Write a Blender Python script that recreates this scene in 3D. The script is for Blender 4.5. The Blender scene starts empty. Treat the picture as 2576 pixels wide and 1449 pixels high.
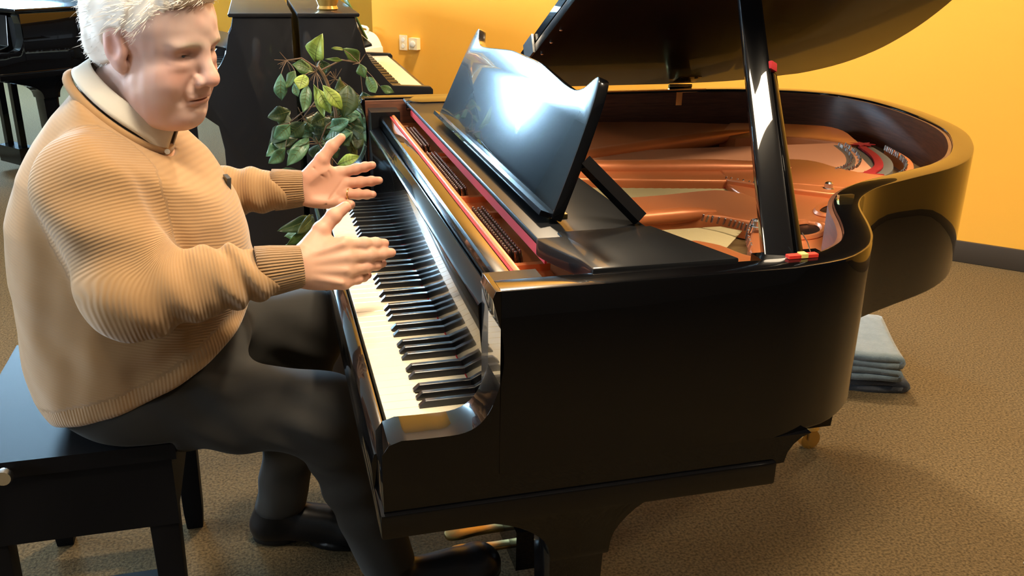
import bpy, bmesh, math, random
import numpy as np
from mathutils import Vector, Matrix
random.seed(7); np.random.seed(7)
S = bpy.context.scene
C = S.collection
W_PX = 2576.0

# ------------------------------------------------------------------ camera
def set_camera():
    cd = bpy.data.cameras.new('camera'); co = bpy.data.objects.new('camera', cd); C.objects.link(co)
    yaw, pitch, roll, f = 0.2676, 0.3616, 0.0168, 2313.4
    F = Vector((math.sin(yaw)*math.cos(pitch), math.cos(yaw)*math.cos(pitch), -math.sin(pitch)))
    R = Vector((math.cos(yaw), -math.sin(yaw), 0)); U = R.cross(F)
    R2 = R*math.cos(roll) + U*math.sin(roll); U2 = -R*math.sin(roll) + U*math.cos(roll)
    m = Matrix((R2, U2, -F)).transposed().to_4x4(); m.translation = (-.1343, -1.1223, 1.3594)
    co.matrix_world = m
    cd.sensor_width = 36; cd.lens = f/W_PX*36; cd.clip_start = .02; cd.clip_end = 60
    S.camera = co
set_camera()

# ------------------------------------------------------------------ world, lights, exposure
wd = bpy.data.worlds.new('world'); S.world = wd; wd.use_nodes = True
wd.node_tree.nodes['Background'].inputs[0].default_value = (.55, .68, 1, 1)
wd.node_tree.nodes['Background'].inputs[1].default_value = .02
S.view_settings.view_transform = 'Standard'; S.view_settings.look = 'None'
S.view_settings.gamma = 1; S.view_settings.use_curve_mapping = False
S.view_settings.exposure = 0.74
WINDOW_STRENGTH = 95.0
SIDE_WINDOW = 19.0
FILL_GLOW = 9.0
LAMP_W = 30.0
WARM = (1.0, .80, .55)

def area(name, loc, size, power, col, target=None, shape='DISK'):
    l = bpy.data.lights.new(name, 'AREA'); l.shape = shape; l.size = size; l.energy = power; l.color = col
    o = bpy.data.objects.new(name, l); C.objects.link(o); o.location = loc
    if target is not None:
        o.rotation_euler = (Vector(target)-Vector(loc)).to_track_quat('-Z', 'Y').to_euler()
    return o

# ------------------------------------------------------------------ materials
M = {}
def mat(name, col, rough=.5, metal=0, coat=0, coat_rough=.03, spec=.5, noise=None, bump=None, sss=0, emis=None, sheen=0, attr=None):
    m = bpy.data.materials.new(name); m.use_nodes = True; nt = m.node_tree; b = nt.nodes['Principled BSDF']
    b.inputs['Base Color'].default_value = (*col, 1); b.inputs['Roughness'].default_value = rough
    b.inputs['Metallic'].default_value = metal; b.inputs['Coat Weight'].default_value = coat
    b.inputs['Coat Roughness'].default_value = coat_rough; b.inputs['Specular IOR Level'].default_value = spec
    if sheen: b.inputs['Sheen Weight'].default_value = sheen; b.inputs['Sheen Roughness'].default_value = .5
    if sss:
        b.inputs['Subsurface Weight'].default_value = sss; b.inputs['Subsurface Radius'].default_value = (.012, .005, .003)
        b.inputs['Subsurface Scale'].default_value = .6
    tc = nt.nodes.new('ShaderNodeTexCoord')
    if noise:  # (scale, colA, colB, detail, stretch)
        sc, ca, cb = noise[:3]; n = nt.nodes.new('ShaderNodeTexNoise'); n.inputs['Scale'].default_value = sc
        n.inputs['Detail'].default_value = noise[3] if len(noise) > 3 else 4
        r = nt.nodes.new('ShaderNodeValToRGB'); r.color_ramp.elements[0].color = (*ca, 1); r.color_ramp.elements[1].color = (*cb, 1)
        r.color_ramp.elements[0].position = .3; r.color_ramp.elements[1].position = .7
        src = tc.outputs['Object']
        if len(noise) > 4:
            mp = nt.nodes.new('ShaderNodeMapping'); mp.inputs['Scale'].default_value = noise[4]
            nt.links.new(src, mp.inputs[0]); src = mp.outputs[0]
        nt.links.new(src, n.inputs['Vector']); nt.links.new(n.outputs['Fac'], r.inputs[0]); nt.links.new(r.outputs[0], b.inputs['Base Color'])
    if bump:  # (scale, strength, distance)
        n2 = nt.nodes.new('ShaderNodeTexNoise'); n2.inputs['Scale'].default_value = bump[0]; n2.inputs['Detail'].default_value = 5
        bm_ = nt.nodes.new('ShaderNodeBump'); bm_.inputs['Strength'].default_value = bump[1]; bm_.inputs['Distance'].default_value = bump[2]
        nt.links.new(tc.outputs['Object'], n2.inputs['Vector']); nt.links.new(n2.outputs['Fac'], bm_.inputs['Height']); nt.links.new(bm_.outputs[0], b.inputs['Normal'])
    if emis:
        b.inputs['Emission Color'].default_value = (*emis[0], 1); b.inputs['Emission Strength'].default_value = emis[1]
    M[name] = m
    return m
mat('lacquer', (.0016, .0016, .002), rough=.20, coat=.7, coat_rough=.02, spec=.05)
mat('desk_lacquer', (.0016, .0018, .0025), rough=.20, coat=.8, coat_rough=.03, spec=.13)
mat('hazed_black', (.010, .011, .014), rough=.35, coat=.3, coat_rough=.05, spec=.25)  # black of the uprights, lifted and blued to imitate veiling haze
mat('lid_lacquer', (.008, .0085, .0095), rough=.3, coat=.15, coat_rough=.03, spec=.06)  # true black raised slightly, haze over the lid put into the colour
mat('lacquer_dull', (.006, .006, .007), rough=.35, spec=.4)
mat('mahogany', (.10, .035, .018), rough=.45, coat=.08, coat_rough=.3, noise=(6, (.075, .028, .016), (.16, .06, .03), 5, (3, 3, 40)))
mat('copper', (.66, .21, .07), rough=.36, metal=.3, spec=.6, bump=(300, .05, .001))
mat('soundboard', (.3, .2, .08), rough=.4, noise=(8, (.24, .15, .06), (.34, .23, .10), 4, (2, 60, 2)))
mat('brass', (.80, .58, .22), rough=.25, metal=1)
mat('aged_brass', (.45, .30, .10), rough=.35, metal=1)
mat('steel', (.62, .62, .62), rough=.25, metal=1)
mat('pin_steel', (.22, .21, .21), rough=.22, metal=1)
mat('string_steel', (.27, .22, .11), rough=.4, metal=.5)
mat('string_copper', (.60, .26, .13), rough=.45, metal=.4)
mat('ivory', (.80, .71, .52), rough=.22, coat=.5, coat_rough=.08)
mat('ebony', (.008, .008, .009), rough=.3, coat=.4, coat_rough=.12)
mat('red_felt', (.42, .015, .02), rough=.9)
mat('red_strap', (.7, .03, .015), rough=.6)
mat('yellow_tag', (.8, .6, .15), rough=.6)
mat('grey_felt', (.16, .15, .13), rough=.9)
mat('wall_paint', (.78, .385, .038), rough=.75, bump=(140, .04, .002))
mat('wall_dark', (.07, .055, .04), rough=.8)
mat('wall_slate', (.06, .075, .10), rough=.8)
mat('ceiling_paint', (.72, .70, .66), rough=.9)
mat('baseboard', (.035, .026, .018), rough=.5)
mat('carpet', (.2, .15, .09), rough=1, spec=.1, noise=(150, (.050, .036, .018), (.150, .108, .054), 3), bump=(220, .6, .004))
mat('white_plastic', (.75, .72, .64), rough=.4)
mat('grey_plastic', (.22, .21, .2), rough=.5)
mat('plate_plastic', (.80, .66, .42), rough=.4)
mat('pane', (1, 1, 1), rough=.5, emis=((.42, .72, 1.0), WINDOW_STRENGTH))
mat('fill_pane', (1, 1, 1), rough=.5, emis=((.72, .87, 1.0), FILL_GLOW))
mat('side_pane', (1, 1, 1), rough=.5, emis=((.72, .87, 1.0), SIDE_WINDOW))
mat('lamp_glow', (1, 1, 1), emis=(WARM, 18))
mat('blue_blanket', (.15, .19, .22), rough=.95, bump=(180, .5, .003), sheen=.4, noise=(40, (.085, .125, .15), (.125, .17, .20)))
mat('dark_blanket', (.035, .04, .05), rough=.95, bump=(180, .5, .003), sheen=.2)
mat('bench_black', (.005, .005, .006), rough=.55, coat=.0, spec=.10)
mat('pot', (.05, .035, .025), rough=.5)
mat('bark', (.16, .10, .06), rough=.9, bump=(80, .5, .003))
mat('gold_glaze', (.55, .33, .08), rough=.25, metal=.6)
mat('paper', (.72, .68, .58), rough=.7)

# ------------------------------------------------------------------ object helpers
def tag(o, label=None, cat=None, group=None, kind=None):
    for k, v in (('label', label), ('category', cat), ('group', group), ('kind', kind)):
        if v: o[k] = v
    return o
def empty(name, loc=(0, 0, 0), rz=0):
    o = bpy.data.objects.new(name, None); C.objects.link(o); o.location = loc; o.rotation_euler = (0, 0, rz); o.empty_display_size = .05
    return o
def link(name, me, m=None, parent=None, smooth=False):
    if m is not None:
        me.materials.clear()
        for q in (m if isinstance(m, (list, tuple)) else [m]): me.materials.append(M[q])
    if smooth:
        me.polygons.foreach_set('use_smooth', [True]*len(me.polygons))
    o = bpy.data.objects.new(name, me); C.objects.link(o)
    if parent is not None: o.parent = parent
    return o
def frombm(name, bm, m, parent=None, smooth=False, auto=None):
    bmesh.ops.recalc_face_normals(bm, faces=bm.faces)
    me = bpy.data.meshes.new(name); bm.to_mesh(me); bm.free()
    o = link(name, me, m, parent, smooth)
    if auto: autosmooth(me, auto)
    return o
def autosmooth(me, deg):
    me.polygons.foreach_set('use_smooth', [True]*len(me.polygons))
    b = bmesh.new(); b.from_mesh(me)
    for e in b.edges:
        if len(e.link_faces) == 2 and e.calc_face_angle(0) > math.radians(deg): e.smooth = False
    b.to_mesh(me); b.free()
def bevel(bm, w, seg=2, edges=None, ang=25):
    if edges is None:
        edges = [e for e in bm.edges if len(e.link_faces) == 2 and e.calc_face_angle(0) > math.radians(ang)]
    if w > 0: bmesh.ops.bevel(bm, geom=edges, offset=w, segments=seg, affect='EDGES', profile=.6, clamp_overlap=True)
def add_box(bm, lo, hi, M4=None):
    v = [bm.verts.new((x, y, z)) for x in (lo[0], hi[0]) for y in (lo[1], hi[1]) for z in (lo[2], hi[2])]
    for f in ((0, 1, 3, 2), (4, 6, 7, 5), (0, 4, 5, 1), (2, 3, 7, 6), (0, 2, 6, 4), (1, 5, 7, 3)): bm.faces.new([v[i] for i in f])
    if M4 is not None:
        for q in v: q.co = M4 @ q.co
    return v
def box(name, lo, hi, m, parent=None, bv=.003, seg=2, M4=None):
    bm = bmesh.new(); add_box(bm, lo, hi, M4); bevel(bm, bv, seg); return frombm(name, bm, m, parent, auto=35)
def add_prism(bm, pts, a, b, axis='z'):
    """polygon pts extruded a..b along axis; for axis y pts are (x,z), for z (x,y), for x (y,z)"""
    def P(p, t): return {'z': (p[0], p[1], t), 'y': (p[0], t, p[1]), 'x': (t, p[0], p[1])}[axis]
    lo = [bm.verts.new(P(p, a)) for p in pts]; hi = [bm.verts.new(P(p, b)) for p in pts]
    n = len(pts); fs = [bm.faces.new(lo[::-1]), bm.faces.new(hi)]
    for i in range(n): fs.append(bm.faces.new((lo[i], lo[(i+1) % n], hi[(i+1) % n], hi[i])))
    return lo, hi, fs
def prism(name, pts, a, b, m, parent=None, axis='z', bv=.003, seg=2, auto=35):
    bm = bmesh.new(); add_prism(bm, pts, a, b, axis); bmesh.ops.recalc_face_normals(bm, faces=bm.faces)
    bevel(bm, bv, seg, ang=40); return frombm(name, bm, m, parent, auto=auto)
def add_tube(bm, pts, r, seg=8, cap=True):
    pts = [Vector(p) for p in pts]; n = len(pts); rings = []
    rs = r if isinstance(r, (list, tuple)) else [r]*n
    ref = None
    for i, p in enumerate(pts):
        t = (pts[min(i+1, n-1)]-pts[max(i-1, 0)]).normalized()
        if ref is None: ref = Vector((0, 0, 1)) if abs(t.z) < .9 else Vector((1, 0, 0))
        u = t.cross(ref).normalized(); w = u.cross(t).normalized(); ref = w
        rings.append([bm.verts.new(p+(u*math.cos(2*math.pi*k/seg)+w*math.sin(2*math.pi*k/seg))*rs[i]) for k in range(seg)])
    for i in range(n-1):
        for k in range(seg): bm.faces.new((rings[i][k], rings[i][(k+1) % seg], rings[i+1][(k+1) % seg], rings[i+1][k]))
    if cap: bm.faces.new(rings[0][::-1]); bm.faces.new(rings[-1])
def tube(name, pts, r, m, parent=None, seg=8):
    bm = bmesh.new(); add_tube(bm, pts, r, seg); return frombm(name, bm, m, parent, auto=50)
def add_lathe(bm, prof, c=(0, 0, 0), seg=24):
    rings = []
    for r, z in prof: rings.append([bm.verts.new((c[0]+r*math.cos(2*math.pi*k/seg), c[1]+r*math.sin(2*math.pi*k/seg), c[2]+z)) for k in range(seg)])
    for i in range(len(prof)-1):
        for k in range(seg): bm.faces.new((rings[i][k], rings[i][(k+1) % seg], rings[i+1][(k+1) % seg], rings[i+1][k]))
    bm.faces.new(rings[0][::-1]); bm.faces.new(rings[-1])
def lathe(name, prof, m, parent=None, c=(0, 0, 0), seg=24):
    bm = bmesh.new(); add_lathe(bm, prof, c, seg); return frombm(name, bm, m, parent, auto=40)
def spline(pts, n=8, closed=False):
    """Catmull-Rom through 2-D/3-D points"""
    P = [np.array(p, float) for p in pts]; N = len(P); out = []
    rng = range(N) if closed else range(N-1)
    for i in rng:
        g = (lambda k: P[k % N]) if closed else (lambda k: P[min(max(k, 0), N-1)])
        p0, p1, p2, p3 = g(i-1), g(i), g(i+1), g(i+2)
        for t in np.linspace(0, 1, n, endpoint=False):
            out.append(tuple(.5*((2*p1)+(-p0+p2)*t+(2*p0-5*p1+4*p2-p3)*t*t+(-p0+3*p1-3*p2+p3)*t**3)))
    if not closed: out.append(tuple(P[-1]))
    return out
def offset_poly(pts, d):
    """open polyline offset to the left by d"""
    P = [Vector(p[:2]) for p in pts]; out = []
    for i, p in enumerate(P):
        t = (P[min(i+1, len(P)-1)]-P[max(i-1, 0)]).normalized(); out.append((p.x-t.y*d, p.y+t.x*d))
    return out
def add_polyplate(bm, pts, z0, z1, bv=.004, seg=2):
    b2 = bmesh.new(); lo, hi, fs = add_prism(b2, pts, z0, z1); bmesh.ops.recalc_face_normals(b2, faces=b2.faces)
    top = [e for e in b2.edges if all(v in hi for v in e.verts)]
    bmesh.ops.bevel(b2, geom=top, offset=bv, segments=seg, affect='EDGES', profile=.6, clamp_overlap=True)
    me = bpy.data.meshes.new('tmp'); b2.to_mesh(me); b2.free(); bm.from_mesh(me); bpy.data.meshes.remove(me)

# ================================================================== ROOM
CEIL = 3.6
n_w = Vector((.702, .712)); n_w.normalize(); c_w = 3.647; t_w = Vector((n_w.y, -n_w.x))
cor = Vector((.54, .0)); cor.y = (c_w-n_w.x*cor.x)/n_w.y           # outside corner of the yellow wall
end = cor + t_w*9.5
def wall(name, a, b, m, th=.12, z0=0, z1=CEIL, side=1):
    a = Vector(a); b = Vector(b); t = (b-a).normalized(); n = Vector((-t.y, t.x))*side*th
    return tag(prism(name, [tuple(a), tuple(b), tuple(b+n), tuple(a+n)], z0, z1, m, bv=0), kind='structure')
wall('wall_right', cor, end, 'wall_paint')
far_c = cor + n_w*7.2
wall('wall_corner', cor+t_w*.02, far_c, 'wall_paint', side=-1)
tag(prism('floor', [(-6.2, -6.2), (9, -6.2), (9, 10.4), (-6.2, 10.4)], -.1, 0, 'carpet', bv=0), kind='structure')
tag(prism('ceiling', [(-6.2, -6.2), (9, -6.2), (9, 10.4), (-6.2, 10.4)], CEIL, CEIL+.1, 'ceiling_paint', bv=0), kind='structure')
SZ0, SZ1 = .95, 2.5
SIDES = ((1.2, 4.2, 3, 'side_pane'), (-3.6, -1.4, 2, 'fill_pane'))  # second set of panes is unseen, added only for cool fill
def left_wall():
    bm = bmesh.new(); cuts = [-6, -3.6, -1.4, 1.2, 4.2, 10.2]
    for k in range(5):
        if k % 2 == 0: add_box(bm, (-6.12, cuts[k], 0), (-6, cuts[k+1], CEIL))
        else: add_box(bm, (-6.12, cuts[k], 0), (-6, cuts[k+1], SZ0)); add_box(bm, (-6.12, cuts[k], SZ1), (-6, cuts[k+1], CEIL))
    return tag(frombm('wall_left', bm, 'wall_dark'), kind='structure')
left_wall()
for wi, (sy0, sy1, nn, pm_) in enumerate(SIDES):
    w = tag(empty('window_%d' % (wi+2), (-6, (sy0+sy1)/2, SZ0)), kind='structure')  # window_3 is the added fill glow
    def B(n, lo, hi, m): o = box(n, lo, hi, m, None, .004); o.parent = w; o.matrix_parent_inverse = Matrix.Translation(-w.location)
    for i in range(nn):
        a = sy0+(sy1-sy0)*i/nn; c = sy0+(sy1-sy0)*(i+1)/nn
        B('window_pane', (-6.08, a+.04, SZ0+.05), (-6.07, c-.04, SZ1-.05), pm_); B('window_mullion', (-6.1, a-.03, SZ0), (-5.98, a+.04, SZ1), 'white_plastic')
    B('window_mullion', (-6.1, sy1-.04, SZ0), (-5.98, sy1+.03, SZ1), 'white_plastic'); B('window_sill', (-6.1, sy0, SZ0-.03), (-5.94, sy1, SZ0+.05), 'white_plastic'); B('window_head', (-6.1, sy0, SZ1-.05), (-5.98, sy1, SZ1+.03), 'white_plastic')
wall('wall_back', (-6, -6), (8.8, -6), 'wall_dark', side=-1)
YF = 9.6
WX0, WX1, WZ0, WZ1 = -3.75, -1.95, 2.0, 3.55
def far_wall():
    bm = bmesh.new()
    for lo, hi in (((-6, YF, 0), (WX0, YF+.12, CEIL)), ((WX1, YF, 0), (-.6, YF+.12, CEIL)), ((WX0, YF, 0), (WX1, YF+.12, WZ0)), ((WX0, YF, WZ1), (WX1, YF+.12, CEIL))): add_box(bm, lo, hi)
    tag(box('wall_far_right', (-.6, YF, 0), (8.8, YF+.12, CEIL), 'wall_paint', None, 0), kind='structure')
    return tag(frombm('wall_far', bm, 'wall_slate'), kind='structure')
far_wall()
def window():
    w = tag(empty('window_1', ((WX0+WX1)/2, YF, WZ0)), kind='structure')
    def B(n, lo, hi, m): o = box(n, lo, hi, m, None, .004); o.parent = w; o.matrix_parent_inverse = Matrix.Translation(-w.location); return o
    B('window_pane', (WX0+.05, YF+.05, WZ0+.05), (WX1-.05, YF+.06, WZ1-.05), 'pane')
    for i, (lo, hi) in enumerate((((WX0, YF-.02, WZ0), (WX0+.06, YF+.1, WZ1)), ((WX1-.06, YF-.02, WZ0), (WX1, YF+.1, WZ1)), ((WX0+.06, YF-.02, WZ0), (WX1-.06, YF+.1, WZ0+.06)), ((WX0+.06, YF-.02, WZ1-.06), (WX1-.06, YF+.1, WZ1)))):
        B('window_frame', lo, hi, 'white_plastic')
    mx = (WX0+WX1)/2
    B('window_mullion', (mx-.02, YF-.01, WZ0+.06), (mx+.02, YF+.08, WZ1-.06), 'white_plastic')
window()
# baseboard
def bb():
    a = cor; b = end; n = -n_w*.016
    o = prism('baseboard_right', [tuple(a), tuple(b), tuple(b+n), tuple(a+n)], 0, .10, 'baseboard', bv=.004); tag(o, kind='structure')
bb()
# ceiling lamps (all above the frame)
def ceiling_lamp(i, x, y, label, power=LAMP_W, tgt=None):
    r = tag(empty('ceiling_lamp', (x, y, CEIL-.03)), label, 'lamp', 'recessed lamps in the ceiling')
    lathe('lamp_trim', [(.10, .03), (.10, 0), (.075, -.004), (.075, .028)], 'white_plastic', r)
    lathe('lamp_lens', [(.074, .016), (.074, .012)], 'lamp_glow', r)
    l = area('lamp_light', (x, y, CEIL-.045), .3, power, WARM, tgt or (x, y, 0)); l.parent = r; l.matrix_parent_inverse = Matrix.Translation(-r.location)
for i, (x, y, lb, pw) in enumerate((
    (1.15, 3.0, 'warm recessed ceiling lamp washing the yellow wall by the outlets', 112),
    (2.8, 1.6, 'warm recessed ceiling lamp over the tail of the open piano', 29),
    (-.9, -1.2, 'warm recessed ceiling lamp over the carpet behind the pianist', 8),
    (2.3, -1.1, 'warm recessed ceiling lamp over the bare carpet on the right', 34))):
    ceiling_lamp(i, x, y, lb, pw)
def ceiling_panel(x, y, w, d, power):
    r = tag(empty('light_panel', (x, y, CEIL)), 'square edged warm light panel in the ceiling above the piano front', 'lamp')
    box('diffuser', (-w/2, -d/2, -.022), (w/2, d/2, -.016), 'lamp_glow', r, 0)
    for lo, hi in (((-w/2-.03, -d/2-.03, -.03), (w/2+.03, -d/2, 0)), ((-w/2-.03, d/2, -.03), (w/2+.03, d/2+.03, 0)), ((-w/2-.03, -d/2, -.03), (-w/2, d/2, 0)), ((w/2, -d/2, -.03), (w/2+.03, d/2, 0))): box('frame', lo, hi, 'white_plastic', r, .002)
    l = bpy.data.lights.new('panel_light', 'AREA'); l.shape = 'RECTANGLE'; l.size = w; l.size_y = d; l.energy = power; l.color = WARM
    o = bpy.data.objects.new('panel_light', l); C.objects.link(o); o.parent = r; o.location = (0, 0, -.04)
ceiling_panel(.65, -.45, 1.2, .6, 58)

# ================================================================== OPEN GRAND PIANO
RT = .967                                   # top of the rim
OUT = [(.125, -.13), (.30, -.13), (.52, -.13), (.605, -.113), (.665, -.077), (.70, -.04), (.725, -.002), (.75, .045), (.772, .09), (.795, .13),
       (.825, .167), (.86, .197), (.91, .228), (1.005, .269), (1.12, .318), (1.21, .375), (1.279, .442), (1.342, .518), (1.41, .62), (1.459, .735),
       (1.495, .88), (1.508, 1.0), (1.503, 1.1), (1.47, 1.195), (1.405, 1.265), (1.31, 1.315), (1.18, 1.347), (1.0, 1.36), (.6, 1.36), (.3, 1.36), (.125, 1.36)]
OUTS = [OUT[0], OUT[1]] + spline(OUT[2:28], 3) + OUT[28:]
def ring_wall(name, outer, inner, z0, z1, m, parent, bv=.004):
    bm = bmesh.new(); n = len(outer)
    V = [[bm.verts.new((*p, z)) for p in pl] for pl, z in ((outer, z0), (outer, z1), (inner, z1), (inner, z0))]
    for a in range(4):
        for i in range(n-1): bm.faces.new((V[a][i], V[a][i+1], V[(a+1) % 4][i+1], V[(a+1) % 4][i]))
    bm.faces.new([V[a][0] for a in range(4)]); bm.faces.new([V[a][-1] for a in (3, 2, 1, 0)])
    bmesh.ops.recalc_face_normals(bm, faces=bm.faces)
    bevel(bm, bv, 2, [e for e in bm.edges if len(e.link_faces) == 2 and e.calc_face_angle(0) > .87 and max(v.co.x for v in e.verts) > outer[0][0]+.001 and (min(v.co.z for v in e.verts) > z0+.001 or min(v.co.x for v in e.verts) > .56)]); return frombm(name, bm, m, parent, auto=40)

gp = tag(empty('grand_piano', (.6, .6, 0)), 'open black grand piano with raised lid that the man sits at', 'piano')
def G(o):                                    # parent to the piano, keep world place
    o.parent = gp; o.matrix_parent_inverse = Matrix.Translation(-gp.location); return o
inner = offset_poly(OUTS, .042)
G(ring_wall('rim', OUTS, inner, .715, RT, 'lacquer', None, .005))
inner2 = offset_poly(OUTS, .0425); inner3 = offset_poly(OUTS, .05)
G(ring_wall('rim_lining', inner2, inner3, .80, RT-.006, 'mahogany', None, .001))
# cheeks: the shaped arms at both ends of the keyboard
prof = [(-.025, .655), (-.025, .762), (-.016, .775)] + spline([(.0, .780), (.04, .779), (.08, .781), (.105, .797), (.121, .83), (.129, .868), (.127, .905), (.119, .938), (.114, .957)], 4) + [(.118, RT), (.1245, RT), (.1245, .7152), (.58, .7152), (.566, .710), (.554, .70), (.546, .688), (.542, .672), (.21, .655)]
def cheek(y0, y1):
    bm = bmesh.new(); add_prism(bm, prof, y0, y1, 'y'); bmesh.ops.recalc_face_normals(bm, faces=bm.faces)
    ed = [e for e in bm.edges if len(e.link_faces) == 2 and e.calc_face_angle(0) > .7 and min(v.co.x for v in e.verts) < .1235 and max(v.co.z for v in e.verts) > .66 and max(v.co.x for v in e.verts) < .1246]
    bevel(bm, .005, 3, ed); G(frombm('cheek', bm, 'lacquer', None, auto=35))
cheek(-.13, -.066); cheek(1.296, 1.36)
# filler blocks beside the keys, behind the cheeks
for y0, y1 in ((-.066, -.002), (1.225, 1.296)):
    G(box('key_block', (-.012, y0, .655), (.13, y1, .728), 'lacquer', None, .004))
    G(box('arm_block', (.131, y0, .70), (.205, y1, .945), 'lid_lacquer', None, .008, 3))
# keybed and its ledge
bed = [(-.03, .642), (-.03, .678), (.50, .678), (.528, .678), (.528, .642)]
G(prism('key_bed', bed, -.136, 1.366, 'lacquer', axis='y', bv=.004))
# keyslip in front of the keys
G(prism('keyslip', [(-.030, .66), (-.032, .712), (-.028, .726), (-.018, .730), (-.006, .729), (-.004, .72), (-.004, .66)], -.064, 1.294, 'lacquer', axis='y', bv=.002))
# ---- keys
WK = .0235
KZ = .730
def white_key_mesh(nl, nr):
    """nl/nr: notch on bass (+y) and treble (-y) side behind x=.05"""
    g = .0005; a = g; b = WK-g
    pts = [(0, a), (.052, a)] + ([(.052, a+nr), (.15, a+nr)] if nr else [(.15, a)]) + ([(.15, b-nl), (.052, b-nl)] if nl else [(.15, b)]) + ([(.052, b)] if nl else []) + [(0, b)]
    bm = bmesh.new(); add_prism(bm, pts, KZ-.02, KZ); bmesh.ops.recalc_face_normals(bm, faces=bm.faces)
    top = [e for e in bm.edges if all(v.co.z > KZ-.001 for v in e.verts)]
    bmesh.ops.bevel(bm, geom=top, offset=.0008, segments=1, affect='EDGES')
    me = bpy.data.meshes.new('white_key'); bmesh.ops.recalc_face_normals(bm, faces=bm.faces); bm.to_mesh(me); bm.free(); me.materials.append(M['ivory']); return me
def black_key_mesh():
    bm = bmesh.new(); w0, w1 = .0055, .0042
    sec = [(.050, 0, w0), (.058, .0105, w1), (.062, .0118, w1*.98), (.15, .0118, w1*.98)]
    bot = [bm.verts.new((.050, -w0, 0)), bm.verts.new((.050, w0, 0)), bm.verts.new((.15, w0, 0)), bm.verts.new((.15, -w0, 0))]
    mid = [bm.verts.new((.0500, -w0, .003)), bm.verts.new((.0500, w0, .003))]
    top = [bm.verts.new((.059, -w1, .0115)), bm.verts.new((.059, w1, .0115)), bm.verts.new((.15, w1, .0115)), bm.verts.new((.15, -w1, .0115))]
    for f in ((bot[3], bot[2], bot[1], bot[0]), (bot[0], bot[1], mid[1], mid[0]), (mid[0], mid[1], top[1], top[0]), (top[0], top[1], top[2], top[3]),
              (bot[0], mid[0], top[0], top[3], bot[3]), (bot[1], bot[2], top[2], top[1], mid[1]), (bot[2], bot[3], top[3], top[2])): bm.faces.new(f)
    bmesh.ops.recalc_face_normals(bm, faces=bm.faces); bevel(bm, .0007, 1)
    bmesh.ops.recalc_face_normals(bm, faces=bm.faces)
    me = bpy.data.meshes.new('black_key'); bm.to_mesh(me); bm.free(); me.materials.append(M['ebony']); return me
# counting from the treble end: C8 B7 A7 G7 F7 E7 D7 C7 ...
letters = 'CBAGFED'
kcache = {}
bkm = black_key_mesh()
for i in range(52):
    L = letters[i % 7]
    # treble-side notch where a black key sits above (sharp of this key); bass-side notch where one sits below
    sharp = L in 'AGFDC' and i > 0; flat = L in 'BAGED'
    nr = .0058 if sharp else 0; nl = .0058 if flat else 0
    if i == 51: nl = 0
    key = (nl, nr)
    if key not in kcache: kcache[key] = white_key_mesh(nl, nr)
    o = bpy.data.objects.new('white_key', kcache[key]); C.objects.link(o); o.location = (0, i*WK, 0); G(o)
    if flat and i < 51:
        off = {'B': -.0025, 'A': 0, 'G': .0025, 'E': -.002, 'D': .002}[L]
        k = bpy.data.objects.new('black_key', bkm); C.objects.link(k); k.location = (0, (i+1)*WK+off, KZ-.0005); G(k)
# ---- fallboard, stretcher, pin block strip
G(prism('fallboard', [(.138, .722), (.134, .80), (.126, .893), (.126, .8985), (.129, .9015), (.148, .909), (.151, .909), (.152, .722)], .0, 1.225, 'lacquer', axis='y', bv=.0012))
G(prism('stretcher', [(.154, .80), (.152, .931), (.155, .935), (.176, .935), (.178, .93), (.178, .80)], -.001, 1.226, 'lacquer', axis='y', bv=.0012))
G(box('red_key_felt', (.1365, .0, .726), (.1378, 1.225, .7312), 'red_felt', None, 0))
G(prism('red_rail_felt', [(.1785, .89), (.1785, .933), (.1815, .934), (.1815, .89)], .0, 1.225, 'red_felt', axis='y', bv=0))
G(prism('plate_rail', [(.1815, .89), (.1815, .931), (.184, .9365), (.189, .9375), (.1925, .934), (.1945, .92), (.196, .89)], .0, 1.226, 'copper', axis='y', bv=.001))
G(prism('pin_web', [(.19, .872), (.19, .9), (.262, .9), (.262, .872)], -.086, 1.316, 'copper', axis='y', bv=.001))
for y in (.115, .395, .505, .84, .885):
    G(box('plate_web_rib', (.19, y-.006, .9), (.262, y+.006, .911), 'copper', None, .003))
# tuning pins in three fields
pm = bmesh.new(); add_lathe(pm, [(.0034, 0), (.0034, .016), (.0026, .020), (.0028, .026), (.0016, .0275)], seg=7); bmesh.ops.recalc_face_normals(pm, faces=pm.faces)
pin_me = bpy.data.meshes.new('tuning_pin'); pm.to_mesh(pin_me); pm.free(); pin_me.materials.append(M['pin_steel']); autosmooth(pin_me, 50)
pc = 0
for y0, y1, n in ((.13, .385, 22), (.51, .835, 28), (.90, 1.12, 18)):
    for j in range(n):
        for r in range(4):
            y = y0+(y1-y0)*(j+.5*(r % 2)+.2)/n
            o = bpy.data.objects.new('tuning_pin', pin_me); C.objects.link(o); o.location = (.200+.0085*r, y, .899); o.rotation_euler = (0, -.12, 0); G(o); pc += 1
G(box('red_shelf_felt', (.234, .05, .932), (.2375, 1.24, .9545), 'red_felt', None, 0))
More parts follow.
